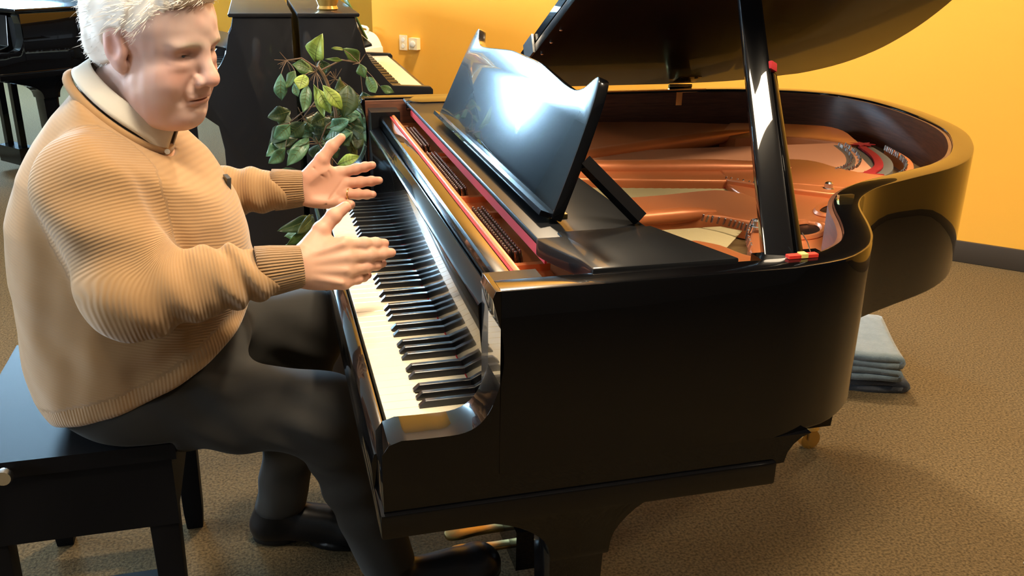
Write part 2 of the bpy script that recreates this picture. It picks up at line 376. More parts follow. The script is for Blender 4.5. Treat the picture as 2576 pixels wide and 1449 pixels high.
# ---- music shelf and desk
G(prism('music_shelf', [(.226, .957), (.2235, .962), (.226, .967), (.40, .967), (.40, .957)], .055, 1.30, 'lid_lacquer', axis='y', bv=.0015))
sidep = [(.222, .055), (.222, .048)] + spline([(.222, .045), (.228, .02), (.242, -.02), (.252, -.05), (.256, -.086)], 4) + [(.30, -.086), (.462, -.086), (.405, .078), (.26, .078), (.26, .055)]
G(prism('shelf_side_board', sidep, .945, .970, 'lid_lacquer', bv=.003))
G(prism('shelf_side_board', [(.222, 1.235), (.26, 1.215), (.43, 1.22), (.485, 1.315), (.256, 1.315), (.24, 1.28)], .945, .970, 'lacquer', bv=.003))
SH = Matrix(((0, .3827, -.9239, .264), (1, 0, 0, 0), (0, .9239, .3827, .976), (0, 0, 0, 1)))   # desk frame: u along the keyboard, v up the slope, w towards player
half = [(.56, .200), (.64, .200), (.74, .192), (.82, .185), (.875, .183), (.91, .191), (.93, .205), (.945, .214), (.957, .211), (.966, .195), (.976, .165), (.99, .09), (1.0, .0)]
top = spline(half, 3); mir = [(1.12-u, v) for u, v in top[::-1]]
deskpts = mir[:-1] + top
bm = bmesh.new(); add_prism(bm, deskpts, -.018, 0)
bmesh.ops.recalc_face_normals(bm, faces=bm.faces); bevel(bm, .003, 2, ang=50); bmesh.ops.transform(bm, matrix=SH, verts=bm.verts)
G(frombm('music_desk', bm, 'desk_lacquer', None, auto=35))
bm = bmesh.new(); add_box(bm, (.13, -.002, 0), (.99, .006, .016)); bevel(bm, .002, 2); bmesh.ops.transform(bm, matrix=SH, verts=bm.verts)
G(frombm('desk_ledge', bm, 'lacquer', None, auto=35))
for y in (.17, .95):
    bm = bmesh.new(); add_tube(bm, [(.318, y-.03, 1.055), (.395, y-.075, .975)], .013, 4); G(frombm('desk_prop', bm, 'lacquer', None))
    G(box('desk_hinge', (.27, y-.02, .967), (.30, y+.02, .973), 'brass', None, .001))
# ---- soundboard, plate, strings
inn4 = offset_poly(OUTS, .0495)
G(prism('soundboard', inn4[1:-1], .845, .855, 'soundboard', bv=0))
PZ0, PZ1 = .858, .890
bm = bmesh.new()
add_polyplate(bm, [(.262, 1.307), (.67, 1.305), (.95, 1.26), (1.14, 1.185), (1.15, 1.13), (1.0, 1.06), (.75, .985), (.45, .90), (.262, .87)], PZ0, PZ1, .006)
add_polyplate(bm, [(1.12, 1.19)] + spline([(1.25, 1.16), (1.36, 1.10), (1.375, 1.03), (1.34, .93), (1.315, .865)], 3) + [(1.285, .86)] + spline([(1.255, .91), (1.20, .965), (1.12, .985), (1.03, .985)], 3) + [(1.02, 1.05)], PZ0, PZ1+.004, .006)
low = spline([(.84, .73), (.95, .725), (1.04, .735), (1.085, .70), (1.10, .63), (1.135, .57), (1.20, .528), (1.235, .515)], 3)
add_polyplate(bm, low + [(1.16, .425), (1.06, .40), (.95, .44), (.86, .52), (.80, .585)], PZ0, PZ1+.006, .008, 3)
add_polyplate(bm, [(.262, .80), (.262, .735), (.50, .665), (.84, .58), (.88, .60), (.88, .72), (.60, .775)], PZ0, PZ1+.004, .008, 3)
cp = [(.262, .485), (.45, .492)] + spline([(.62, .505), (.735, .52), (.775, .49), (.79, .44), (.80, .40)], 3) + [(.80, .30), (.70, .30), (.665, .345), (.62, .362), (.45, .348), (.262, .33)]
add_polyplate(bm, cp, PZ0, PZ1+.004, .007, 3)
bowl = [(.80, .59), (.86, .52), (.95, .44), (1.06, .40), (1.165, .42), (1.13, .374), (1.03, .325), (.91, .28), (.85, .247), (.80, .205), (.76, .15), (.725, .08), (.69, .02), (.655, -.03), (.61, -.06), (.60, .10), (.64, .20), (.70, .295), (.79, .31), (.80, .42), (.79, .50)]
add_polyplate(bm, bowl, PZ0, PZ1-.004, .006, 3)
add_polyplate(bm, [(.262, .215), (.50, .225)] + spline([(.555, .225), (.585, .19), (.60, .14), (.635, .09), (.66, .06)], 3) + [(.66, -.04), (.60, -.075), (.262, -.082)], PZ0, PZ1+.002, .007, 3)
# lips around the three casting holes
for hx, hy, rx, ry, rot in ((.775, .245, .052, .030, .75), (.905, .355, .055, .027, .65), (1.0, .395, .045, .02, .5)):
    ring = []
    for k in range(28):
        a = 2*math.pi*k/28; u, v = rx*math.cos(a), ry*math.sin(a)
        ring.append(Vector((hx+u*math.cos(rot)-v*math.sin(rot), hy+u*math.sin(rot)+v*math.cos(rot), PZ1-.002)))
    add_tube(bm, ring+[ring[0], ring[1]], .006, 6, cap=False)
# raised ribs of the plate
def rib(p, q, r0, r1, z=PZ1, nn=8):
    pts = [Vector((p[0]+(q[0]-p[0])*t, p[1]+(q[1]-p[1])*t, z)) for t in np.linspace(0, 1, nn)]
    rs = [r0+(r1-r0)*t for t in np.linspace(0, 1, nn)]; rs[0] *= .3; rs[-1] *= .3; rs[1] *= .8; rs[-2] *= .8
    add_tube(bm, pts, rs, 12)
rib((.40, .80), (1.14, 1.075), .017, .022); rib((.36, .77), (.99, .655), .020, .024, PZ1+.003); rib((.40, .352), (.665, .372), .014, .017, PZ1+.002)
rib((.80, .60), (1.07, .435), .008, .008, PZ1); rib((.745, .345), (.86, .235), .007, .007, PZ1-.003)
G(frombm('iron_plate', bm, 'copper', None, auto=42))
# dark openings inside the casting holes
for hx, hy, rx, ry, rot in ((.775, .245, .052, .030, .75), (.905, .355, .055, .027, .65), (1.0, .395, .045, .02, .5)):
    pts = []
    for k in range(24):
        a = 2*math.pi*k/24; u, v = rx*.98*math.cos(a), ry*.98*math.sin(a); pts.append((hx+u*math.cos(rot)-v*math.sin(rot), hy+u*math.sin(rot)+v*math.cos(rot)))
    G(prism('casting_hole', pts, PZ1-.006, PZ1-.0035, 'lacquer_dull', bv=0))
# strings
def strings(name, a0, a1, b0, b1, n, r, m, z0=.886, z1=.884):
    bm = bmesh.new()
    for i in range(n):
        t = (i+.5)/n; p = (a0[0]+(a1[0]-a0[0])*t, a0[1]+(a1[1]-a0[1])*t, z0); q = (b0[0]+(b1[0]-b0[0])*t, b0[1]+(b1[1]-b0[1])*t, z1)
        add_tube(bm, [p, q], r, 4, cap=False)
    o = G(frombm(name, bm, m, None)); o['kind'] = 'stuff'; return o
strings('bass_strings', (.30, .80), (.30, .93), (1.17, .60), (1.30, .90), 46, .0016, 'string_copper', .889, .889)
strings('tenor_strings', (.30, .49), (.30, .70), (.80, .515), (.93, .66), 44, .0009, 'string_steel', .872, .874)
strings('treble_strings', (.30, .21), (.30, .345), (.60, .21), (.72, .345), 40, .0008, 'string_steel', .874, .872)
# bass bridge, red felt and hitch pins in the tail
def arc_strip(name, pts, w, z0, z1, m, bv=.002):
    c = spline(pts, 5); a = offset_poly(c, w/2); b = offset_poly(c, -w/2)
    return G(prism(name, a+b[::-1], z0, z1, m, bv=bv))
arc_strip('hitch_bed', [(1.11, .60), (1.19, .655), (1.255, .75), (1.295, .87)], .105, PZ0, .8865, 'grey_felt', .003)
arc_strip('bass_bridge', [(1.085, .625), (1.155, .675), (1.215, .765), (1.255, .875)], .022, .86, .8905, 'grey_felt')
arc_strip('red_stringing_felt', [(1.135, .585), (1.21, .645), (1.268, .74), (1.305, .845)], .020, .8865, .8925, 'red_felt')
arc_strip('hitch_rail', [(1.20, .548), (1.268, .61), (1.325, .70), (1.36, .82)], .014, .86, .892, 'copper')
hp = bmesh.new(); add_lathe(hp, [(.0022, 0), (.0022, .012), (.0012, .013)], seg=6); bmesh.ops.recalc_face_normals(hp, faces=hp.faces)
hp_me = bpy.data.meshes.new('hitch_pin'); hp.to_mesh(hp_me); hp.free(); hp_me.materials.append(M['steel'])
for crv, nn in (([(1.19, .553), (1.258, .615), (1.315, .705), (1.35, .82)], 34), ([(1.085, .625), (1.155, .675), (1.215, .765), (1.255, .875)], 26), ([(1.10, .612), (1.17, .664), (1.23, .756), (1.27, .868)], 26), ([(.622, .345), (.66, .30), (.675, .255)], 12), ([(.70, .30), (.655, .235), (.62, .16)], 14), ([(.80, .60), (.83, .56), (.85, .53)], 8)):
    cc = spline(crv, 12); 
    for j in range(nn):
        p = cc[int((j+.5)/nn*(len(cc)-1))]; o = bpy.data.objects.new('hitch_pin', hp_me); C.objects.link(o); o.location = (p[0], p[1], .886); o.rotation_euler = (.2*random.uniform(-1, 1), .25, 0); G(o)
# woven listing cloth with ragged red ends
for cx, cy in ((1.135, .575), (1.315, .86)):
    pts = []
    for k in range(14):
        a = 2*math.pi*k/14; r = (.034 if k % 2 else .016); pts.append((cx+r*math.cos(a), cy+r*.8*math.sin(a)))
    G(prism('red_listing', pts, .8925, .8945, 'red_felt', bv=0))
arc_strip('red_tenor_felt', [(.80, .60), (.84, .585), (.875, .555)], .02, .873, .878, 'red_felt', 0)
# treble bridge
G(prism('treble_bridge', [(.60, .34), (.66, .34), (.655, .29), (.61, .235), (.59, .235), (.615, .29)], .856, .872, 'soundboard', bv=.002))
# plate bolts
for bx, by in ((.69, .262), (.97, .475), (1.16, 1.10), (.30, .95)):
    o = G(lathe('plate_bolt', [(.012, 0), (.012, .004), (.0085, .005), (.0085, .014), (.005, .017)], 'steel', None, (0, 0, 0), 10)); o.location = Vector((bx, by, PZ1+.002))
# row of dark irregular blobs beside the treble strings
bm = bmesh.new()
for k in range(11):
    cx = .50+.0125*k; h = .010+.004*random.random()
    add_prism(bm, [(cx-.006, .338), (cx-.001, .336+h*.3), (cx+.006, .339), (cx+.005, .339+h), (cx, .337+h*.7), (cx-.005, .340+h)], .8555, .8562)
G(frombm('dark_blobs', bm, 'grey_felt', None))
# lid, hinges, prop
LA = math.radians(26); HY, HZ = 1.362, .976
def lid():
    full = [(x, y) for x, y in OUTS if x > .525] ; pts = [(.525, -.135)] + full + [(.525, 1.36)]
    c = Vector((.8, .6)); pts = [tuple(Vector(p)+(Vector(p)-c).normalized()*.008) if p[1] < 1.3 and p[0] > .53 else p for p in pts]
    bm = bmesh.new(); add_prism(bm, [(x, y-HY) for x, y in pts], .0, .022); bmesh.ops.recalc_face_normals(bm, faces=bm.faces); bevel(bm, .004, 2, ang=50)
    # folded-back front flap lies on top of the lid
    rot = Matrix.Translation((0, HY, HZ)) @ Matrix.Rotation(-LA, 4, 'X'); bmesh.ops.transform(bm, matrix=rot, verts=bm.verts)
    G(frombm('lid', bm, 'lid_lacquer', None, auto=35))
    bm = bmesh.new(); add_box(bm, (.527, -1.485, .026), (.86, -.002, .046)); bevel(bm, .004, 2); bmesh.ops.transform(bm, matrix=rot, verts=bm.verts); G(frombm('lid_front_flap', bm, 'lacquer', None, auto=35))
    for s in (.25, .75, 1.2):
        bm = bmesh.new(); add_box(bm, (.519, -s-.04, .0), (.5245, -s+.04, .046)); bmesh.ops.transform(bm, matrix=rot, verts=bm.verts); G(frombm('flap_hinge', bm, 'steel', None))
    for s in (.2, .28, .36, .44):
        bm = bmesh.new(); add_lathe(bm, [(.004, 0), (.004, -.003), (.002, -.004)], (.545, -s, 0), 8); bmesh.ops.transform(bm, matrix=rot, verts=bm.verts); G(frombm('lid_screw', bm, 'steel', None))
    # hinge leaf on the underside and knuckle on the rim
    bm = bmesh.new(); add_box(bm, (1.005, -.075, -.003), (1.075, -.028, -.0005)); bevel(bm, .0008, 1); bmesh.ops.transform(bm, matrix=rot, verts=bm.verts); h = G(frombm('hinge_leaf', bm, 'brass', None))
    for hx, hs in ((1.018, .065), (1.062, .065), (1.045, .04)):
        bm = bmesh.new(); add_lathe(bm, [(.005, 0), (.005, -.0012)], (hx, -hs, -.003), 10); bmesh.ops.transform(bm, matrix=rot, verts=bm.verts); G(frombm('hinge_screw', bm, 'lacquer_dull', None))
    G(tube('hinge_knuckle', [(1.005, HY-.006, HZ-.004), (1.075, HY-.006, HZ-.004)], .006, 'brass', None, 8))
    bm = bmesh.new(); add_box(bm, (1.008, 1.3085, .925), (1.072, 1.3105, .962)); bevel(bm, .001, 1); G(frombm('hinge_plate', bm, 'brass', None))
    bm = bmesh.new(); add_box(bm, (.50, HY-.052, RT), (1.10, HY-.045, RT+.003)); G(frombm('hinge_strip', bm, 'brass', None))
lid()
def bar(name, a, b, wa, wb, ta, tb, m, updir=(0, 1, 0), bv=.003):
    """tapered bar a->b; w across, t along updir"""
    a, b = Vector(a), Vector(b); d = (b-a).normalized(); n = Vector(updir); n = (n-d*n.dot(d)).normalized(); s = d.cross(n)
    bm = bmesh.new(); V = []
    for p, w, t in ((a, wa, ta), (b, wb, tb)):
        V.append([bm.verts.new(p+s*sx*w/2+n*sy*t/2) for sx, sy in ((-1, -1), (1, -1), (1, 1), (-1, 1))])
    bm.faces.new(V[0][::-1]); bm.faces.new(V[1])
    for i in range(4): bm.faces.new((V[0][i], V[0][(i+1) % 4], V[1][(i+1) % 4], V[1][i]))
    bmesh.ops.recalc_face_normals(bm, faces=bm.faces); bevel(bm, bv, 2); return frombm(name, bm, m, None, auto=40)
# long prop stick standing on the treble rim
PB = Vector((.535, -.066, .945)); PT = Vector((.665, .40, 1.435))
G(bar('lid_prop', PB, PT, .042, .033, .026, .018, 'lacquer', (-.30, -.82, .49), .006))
G(bar('short_prop', PB.lerp(PT, .02)+Vector((.027, -.004, 0)), PB.lerp(PT, .47)+Vector((.022, -.004, 0)), .016, .012, .016, .012, 'lacquer', (.3, -.7, .2), .004))
q = PB.lerp(PT, .47)+Vector((.017, -.004, .004)); G(bar('prop_pad', q, q+Vector((.004, .006, .012)), .016, .014, .018, .016, 'red_felt', (.3, -.7, .2), .002))
G(box('prop_block', (.50, -.088, .93), (.60, -.05, .962), 'lacquer', None, .006))
G(box('prop_strap', (.528, -.100, RT+.0005), (.572, -.090, RT+.005), 'red_strap', None, .0015))
G(box('strap_clasp', (.546, -.101, RT+.001), (.556, -.089, RT+.0065), 'yellow_tag', None, .0008))
G(tube('prop_wire', [(.555, -.08, RT+.03), (.562, -.085, RT+.018), (.566, -.09, RT+.004)], .0008, 'steel'))
# lid lock hook on the rim
G(box('lid_hook', (.772, .155, .955), (.800, .162, .975), 'brass', None, .001)); G(tube('hook_loop', [(.765, .15, .962), (.775, .165, .968), (.79, .168, .968), (.795, .16, .962)], .0025, 'brass'))
# legs, lyre
def leg(name, cx, cy, wx, wy, ztop):
    bm = bmesh.new(); V = []
    for z, k in ((.085, .74), (.11, .76), (ztop-.06, 1.0), (ztop, 1.0)): V.append([bm.verts.new((cx+sx*wx/2*k, cy+sy*wy/2*k, z)) for sx, sy in ((-1, -1), (1, -1), (1, 1), (-1, 1))])
    bm.faces.new(V[0][::-1]); bm.faces.new(V[-1])
    for a in range(len(V)-1):
        for i in range(4): bm.faces.new((V[a][i], V[a][(i+1) % 4], V[a+1][(i+1) % 4], V[a+1][i]))
    bmesh.ops.recalc_face_normals(bm, faces=bm.faces); bevel(bm, .003, 2, ang=40); o = G(frombm(name, bm, 'lacquer', None, auto=35))
    c1 = lathe('caster_cup', [(.022, .06), (.026, .065), (.022, .085), (.012, .086)], 'brass', o, (cx, cy, 0), 16)
    bm = bmesh.new(); add_lathe(bm, [(.010, -.011), (.03, -.011), (.03, .011), (.010, .011)], seg=18); bmesh.ops.transform(bm, matrix=Matrix.Translation((cx, cy, .03)) @ Matrix.Rotation(math.pi/2, 4, 'X'), verts=bm.verts); frombm('caster_wheel', bm, 'brass', o, auto=40)
    box('caster_fork', (cx-.012, cy-.02, .03), (cx+.012, cy-.013, .066), 'brass', o, .001); box('caster_fork', (cx-.012, cy+.013, .03), (cx+.012, cy+.02, .066), 'brass', o, .001)
    return o
leg('front_leg', .262, -.02, .085, .085, .60)
leg('front_leg', .262, 1.25, .085, .085, .60)
leg('rear_leg', 1.315, .90, .105, .105, .72)
for y in (-.02, 1.25):
    br = [(.02, .642), (.02, .627)] + spline([(.05, .622), (.11, .605), (.17, .585), (.208, .555), (.217, .52)], 3) + spline([(.307, .52), (.314, .555), (.345, .59), (.39, .612), (.445, .622)], 3) + [(.448, .642)]
    G(prism('leg_bracket', br, y-.055, y+.055, 'lacquer', axis='y', bv=.003))
# pedal lyre
G(box('lyre_box', (.33, .50, .05), (.43, .74, .15), 'lacquer', None, .01, 3))
for y in (.545, .695): G(box('lyre_post', (.36, y-.018, .14), (.396, y+.018, .65), 'lacquer', None, .006))
for i, y in enumerate((.555, .62, .685)):
    G(prism('pedal', spline([(.335, y-.012), (.27, y-.013), (.225, y-.020), (.20, y-.016), (.193, y), (.20, y+.016), (.225, y+.020), (.27, y+.013), (.335, y+.012)], 3), .078, .088, 'aged_brass', bv=.003))
G(tube('lyre_rod', [(.43, .56, .12), (.62, .60, .70)], .006, 'brass')); G(tube('lyre_rod', [(.43, .68, .12), (.62, .64, .70)], .006, 'brass'))

# ================================================================== SDF MODELLING
class Grid:
    def __init__(s, lo, hi, h):
        s.lo = np.array(lo, float); s.h = h; s.n = np.ceil((np.array(hi)-s.lo)/h).astype(int)+1
        ax = [(s.lo[k]+h*np.arange(s.n[k])).astype(np.float32) for k in range(3)]
        s.X, s.Y, s.Z = np.meshgrid(*ax, indexing='ij', sparse=True)
def smin(a, b, k):
    if k <= 0: return np.minimum(a, b)
    h = np.maximum(k-np.abs(a-b), 0)/k; return np.minimum(a, b)-h*h*k*.25
def smax(a, b, k): return -smin(-a, -b, k)
def sd_cone(g, a, b, ra, rb):
    a = np.array(a, float); b = np.array(b, float); ab = b-a; L = float(ab@ab)+1e-12
    px, py, pz = g.X-a[0], g.Y-a[1], g.Z-a[2]
    t = np.clip((px*ab[0]+py*ab[1]+pz*ab[2])/L, 0, 1)
    return np.sqrt((px-t*ab[0])**2+(py-t*ab[1])**2+(pz-t*ab[2])**2)-(ra+(rb-ra)*t)
def sd_ell(g, c, r, rot=None):
    px, py, pz = g.X-c[0], g.Y-c[1], g.Z-c[2]
    if rot is not None:
        R = np.array(rot); px, py, pz = (R[0][0]*px+R[0][1]*py+R[0][2]*pz, R[1][0]*px+R[1][1]*py+R[1][2]*pz, R[2][0]*px+R[2][1]*py+R[2][2]*pz)
    k0 = np.sqrt((px/r[0])**2+(py/r[1])**2+(pz/r[2])**2); k1 = np.sqrt((px/r[0]**2)**2+(py/r[1]**2)**2+(pz/r[2]**2)**2)+1e-9
    return k0*(k0-1)/k1
def rotm(ax, deg):
    return np.array(Matrix.Rotation(math.radians(-deg), 3, ax))
def surface_nets(g, D):
    D = np.broadcast_to(D, tuple(g.n)); ins = D < 0; nx, ny, nz = g.n
    cnt = np.zeros((nx-1, ny-1, nz-1), np.int8)
    for dx in (0, 1):
        for dy in (0, 1):
            for dz in (0, 1): cnt += ins[dx:nx-1+dx, dy:ny-1+dy, dz:nz-1+dz]
    act = (cnt > 0) & (cnt < 8); idx = -np.ones(act.shape, np.int64); ijk = np.argwhere(act); idx[act] = np.arange(len(ijk))
    acc = np.zeros((len(ijk), 3)); num = np.zeros(len(ijk)); I = ijk
    cs = [(a, b, c) for a in (0, 1) for b in (0, 1) for c in (0, 1)]
    for p in cs:
        for k in range(3):
            if p[k]: continue
            q = list(p); q[k] = 1
            d0 = D[I[:, 0]+p[0], I[:, 1]+p[1], I[:, 2]+p[2]].astype(float); d1 = D[I[:, 0]+q[0], I[:, 1]+q[1], I[:, 2]+q[2]].astype(float)
            m = (d0 < 0) != (d1 < 0); t = np.where(m, d0/np.where(m, d0-d1, 1), 0)
            pt = np.repeat(np.array([p], float), len(I), 0); pt[:, k] += t; acc[m] += pt[m]; num[m] += 1
    V = g.lo+g.h*(I+acc/num[:, None]); F = []
    for k in range(3):
        a, b = (k+1) % 3, (k+2) % 3; sl0 = [slice(None)]*3; sl1 = [slice(None)]*3; sl0[k] = slice(0, -1); sl1[k] = slice(1, None)
        s0, s1 = ins[tuple(sl0)], ins[tuple(sl1)]; E = np.argwhere(s0 != s1); E = E[(E[:, a] > 0) & (E[:, b] > 0) & (E[:, a] < g.n[a]-1) & (E[:, b] < g.n[b]-1)]
        if not len(E): continue
        def cell(da, db):
            q = E.copy(); q[:, a] -= da; q[:, b] -= db; return idx[q[:, 0], q[:, 1], q[:, 2]]
        quad = np.stack([cell(1, 1), cell(0, 1), cell(0, 0), cell(1, 0)], 1); flip = ~s0[E[:, 0], E[:, 1], E[:, 2]]
        quad[flip] = quad[flip][:, ::-1]; F.append(quad)
    F = np.concatenate(F); F = F[(F >= 0).all(1)]
    return V, F
def relax(V, F, it, w=.5):
    n = len(V); e = np.concatenate([F[:, [0, 1]], F[:, [1, 2]], F[:, [2, 3]], F[:, [3, 0]]]); e = np.concatenate([e, e[:, ::-1]])
    deg = np.bincount(e[:, 0], minlength=n)[:, None]
    for _ in range(it):
        s_ = np.stack([np.bincount(e[:, 0], weights=V[e[:, 1], k], minlength=n) for k in range(3)], 1); V = V*(1-w)+w*s_/np.maximum(deg, 1)
    return V
def np_mesh(name, V, F, m, parent=None, attrs=None):
    me = bpy.data.meshes.new(name); me.vertices.add(len(V)); me.vertices.foreach_set('co', np.ascontiguousarray(V, np.float32).ravel())
    nl = F.size; me.loops.add(nl); me.loops.foreach_set('vertex_index', F.astype(np.int32).ravel()); me.polygons.add(len(F))
    me.polygons.foreach_set('loop_start', np.arange(0, nl, F.shape[1], dtype=np.int32)); me.polygons.foreach_set('loop_total', np.full(len(F), F.shape[1], np.int32))
    me.update(calc_edges=True); me.validate()
    for k, a in (attrs or {}).items():
        if a.ndim == 2:
            at = me.attributes.new(k, 'FLOAT_COLOR', 'POINT'); at.data.foreach_set('color', np.concatenate([a, np.ones((len(a), 1))], 1).astype(np.float32).ravel())
        else:
            at = me.attributes.new(k, 'FLOAT', 'POINT'); at.data.foreach_set('value', a.astype(np.float32))
    return link(name, me, m, parent, smooth=True)
def wob(X, Y, Z, sc, seed, n=5):
    """cheap smooth noise: a few random plane waves, about -1..1"""
    r = np.random.RandomState(seed); o = 0
    for _ in range(n):
        k = r.normal(size=3)*sc; o = o+np.sin(k[0]*X+k[1]*Y+k[2]*Z+r.uniform(0, 6.28))
    return o/n*1.3

# ------------------------------------------------------------------ cloth and skin materials
def attr_mat(name, rough, col_attr=None, col=None, rib=None, sss=0, sheen=0, fine=None, coat=0):
    m = mat(name, col or (.5, .5, .5), rough=rough, sss=sss, sheen=sheen, coat=coat, spec=.3); nt = m.node_tree; b = nt.nodes['Principled BSDF']
    if col_attr:
        a = nt.nodes.new('ShaderNodeAttribute'); a.attribute_name = col_attr; nt.links.new(a.outputs['Color'], b.inputs['Base Color'])
    last = None
    if rib:
        a = nt.nodes.new('ShaderNodeAttribute'); a.attribute_name = 'rib'; mu = nt.nodes.new('ShaderNodeMath'); mu.operation = 'MULTIPLY'; mu.inputs[1].default_value = 2*math.pi/rib[0]
        si = nt.nodes.new('ShaderNodeMath'); si.operation = 'SINE'; am = nt.nodes.new('ShaderNodeAttribute'); am.attribute_name = 'ribamp'; m2 = nt.nodes.new('ShaderNodeMath'); m2.operation = 'MULTIPLY'
        bu = nt.nodes.new('ShaderNodeBump'); bu.inputs['Strength'].default_value = rib[1]; bu.inputs['Distance'].default_value = rib[2]
        nt.links.new(a.outputs['Fac'], mu.inputs[0]); nt.links.new(mu.outputs[0], si.inputs[0]); nt.links.new(si.outputs[0], m2.inputs[0]); nt.links.new(am.outputs['Fac'], m2.inputs[1]); nt.links.new(m2.outputs[0], bu.inputs['Height']); last = bu
        if rib[3:]:
            mx = nt.nodes.new('ShaderNodeMix'); mx.data_type = 'RGBA'; mx.inputs['A'].default_value = (*rib[3], 1); mx.inputs['B'].default_value = (*col, 1)
            mr = nt.nodes.new('ShaderNodeMapRange'); mr.inputs['From Min'].default_value = -1; nt.links.new(m2.outputs[0], mr.inputs['Value']); nt.links.new(mr.outputs[0], mx.inputs['Factor']); nt.links.new(mx.outputs['Result'], b.inputs['Base Color'])
    if fine:
        tc = nt.nodes.new('ShaderNodeTexCoord'); n = nt.nodes.new('ShaderNodeTexNoise'); n.inputs['Scale'].default_value = fine[0]; n.inputs['Detail'].default_value = 3
        bu = nt.nodes.new('ShaderNodeBump'); bu.inputs['Strength'].default_value = fine[1]; bu.inputs['Distance'].default_value = fine[2]
        nt.links.new(tc.outputs['Object'], n.inputs['Vector']); nt.links.new(n.outputs['Fac'], bu.inputs['Height'])
        if last: nt.links.new(last.outputs[0], bu.inputs['Normal'])
        last = bu
    if last: nt.links.new(last.outputs[0], b.inputs['Normal'])
    return m
attr_mat('skin', .48, col_attr='col', sss=.12, fine=(900, .12, .0006))
attr_mat('sweater_knit', .95, col=(.365, .220, .103), rib=(.0056, .45, .0009, (.325, .193, .088)), sheen=.35, fine=(1500, .25, .0006))
attr_mat('sweater_rib', .95, col=(.36, .215, .10), rib=(.0052, .8, .0014, (.285, .168, .076)), sheen=.3, fine=(1500, .2, .0006))
attr_mat('trouser_twill', .85, col=(.020, .019, .017), fine=(1200, .2, .0005), sheen=.03)
mat('shirt_cotton', (.62, .60, .54), rough=.8, bump=(700, .15, .0005))
mat('white_hair', (.86, .84, .80), rough=.55, spec=.3)
mat('shoe_leather', (.006, .006, .007), rough=.35, spec=.4)
mat('eyeball', (.55, .52, .48), rough=.15); mat('iris', (.05, .07, .09), rough=.1)
mat('badge', (.05, .05, .05), rough=.2, coat=.6)

person = tag(empty('person', (-.42, .62, 0)), 'white-haired man in tan ribbed sweater and dark trousers gesturing at the keys', 'person')
def Pn(o):
    o.parent = person; o.matrix_parent_inverse = Matrix.Translation(-person.location); return o

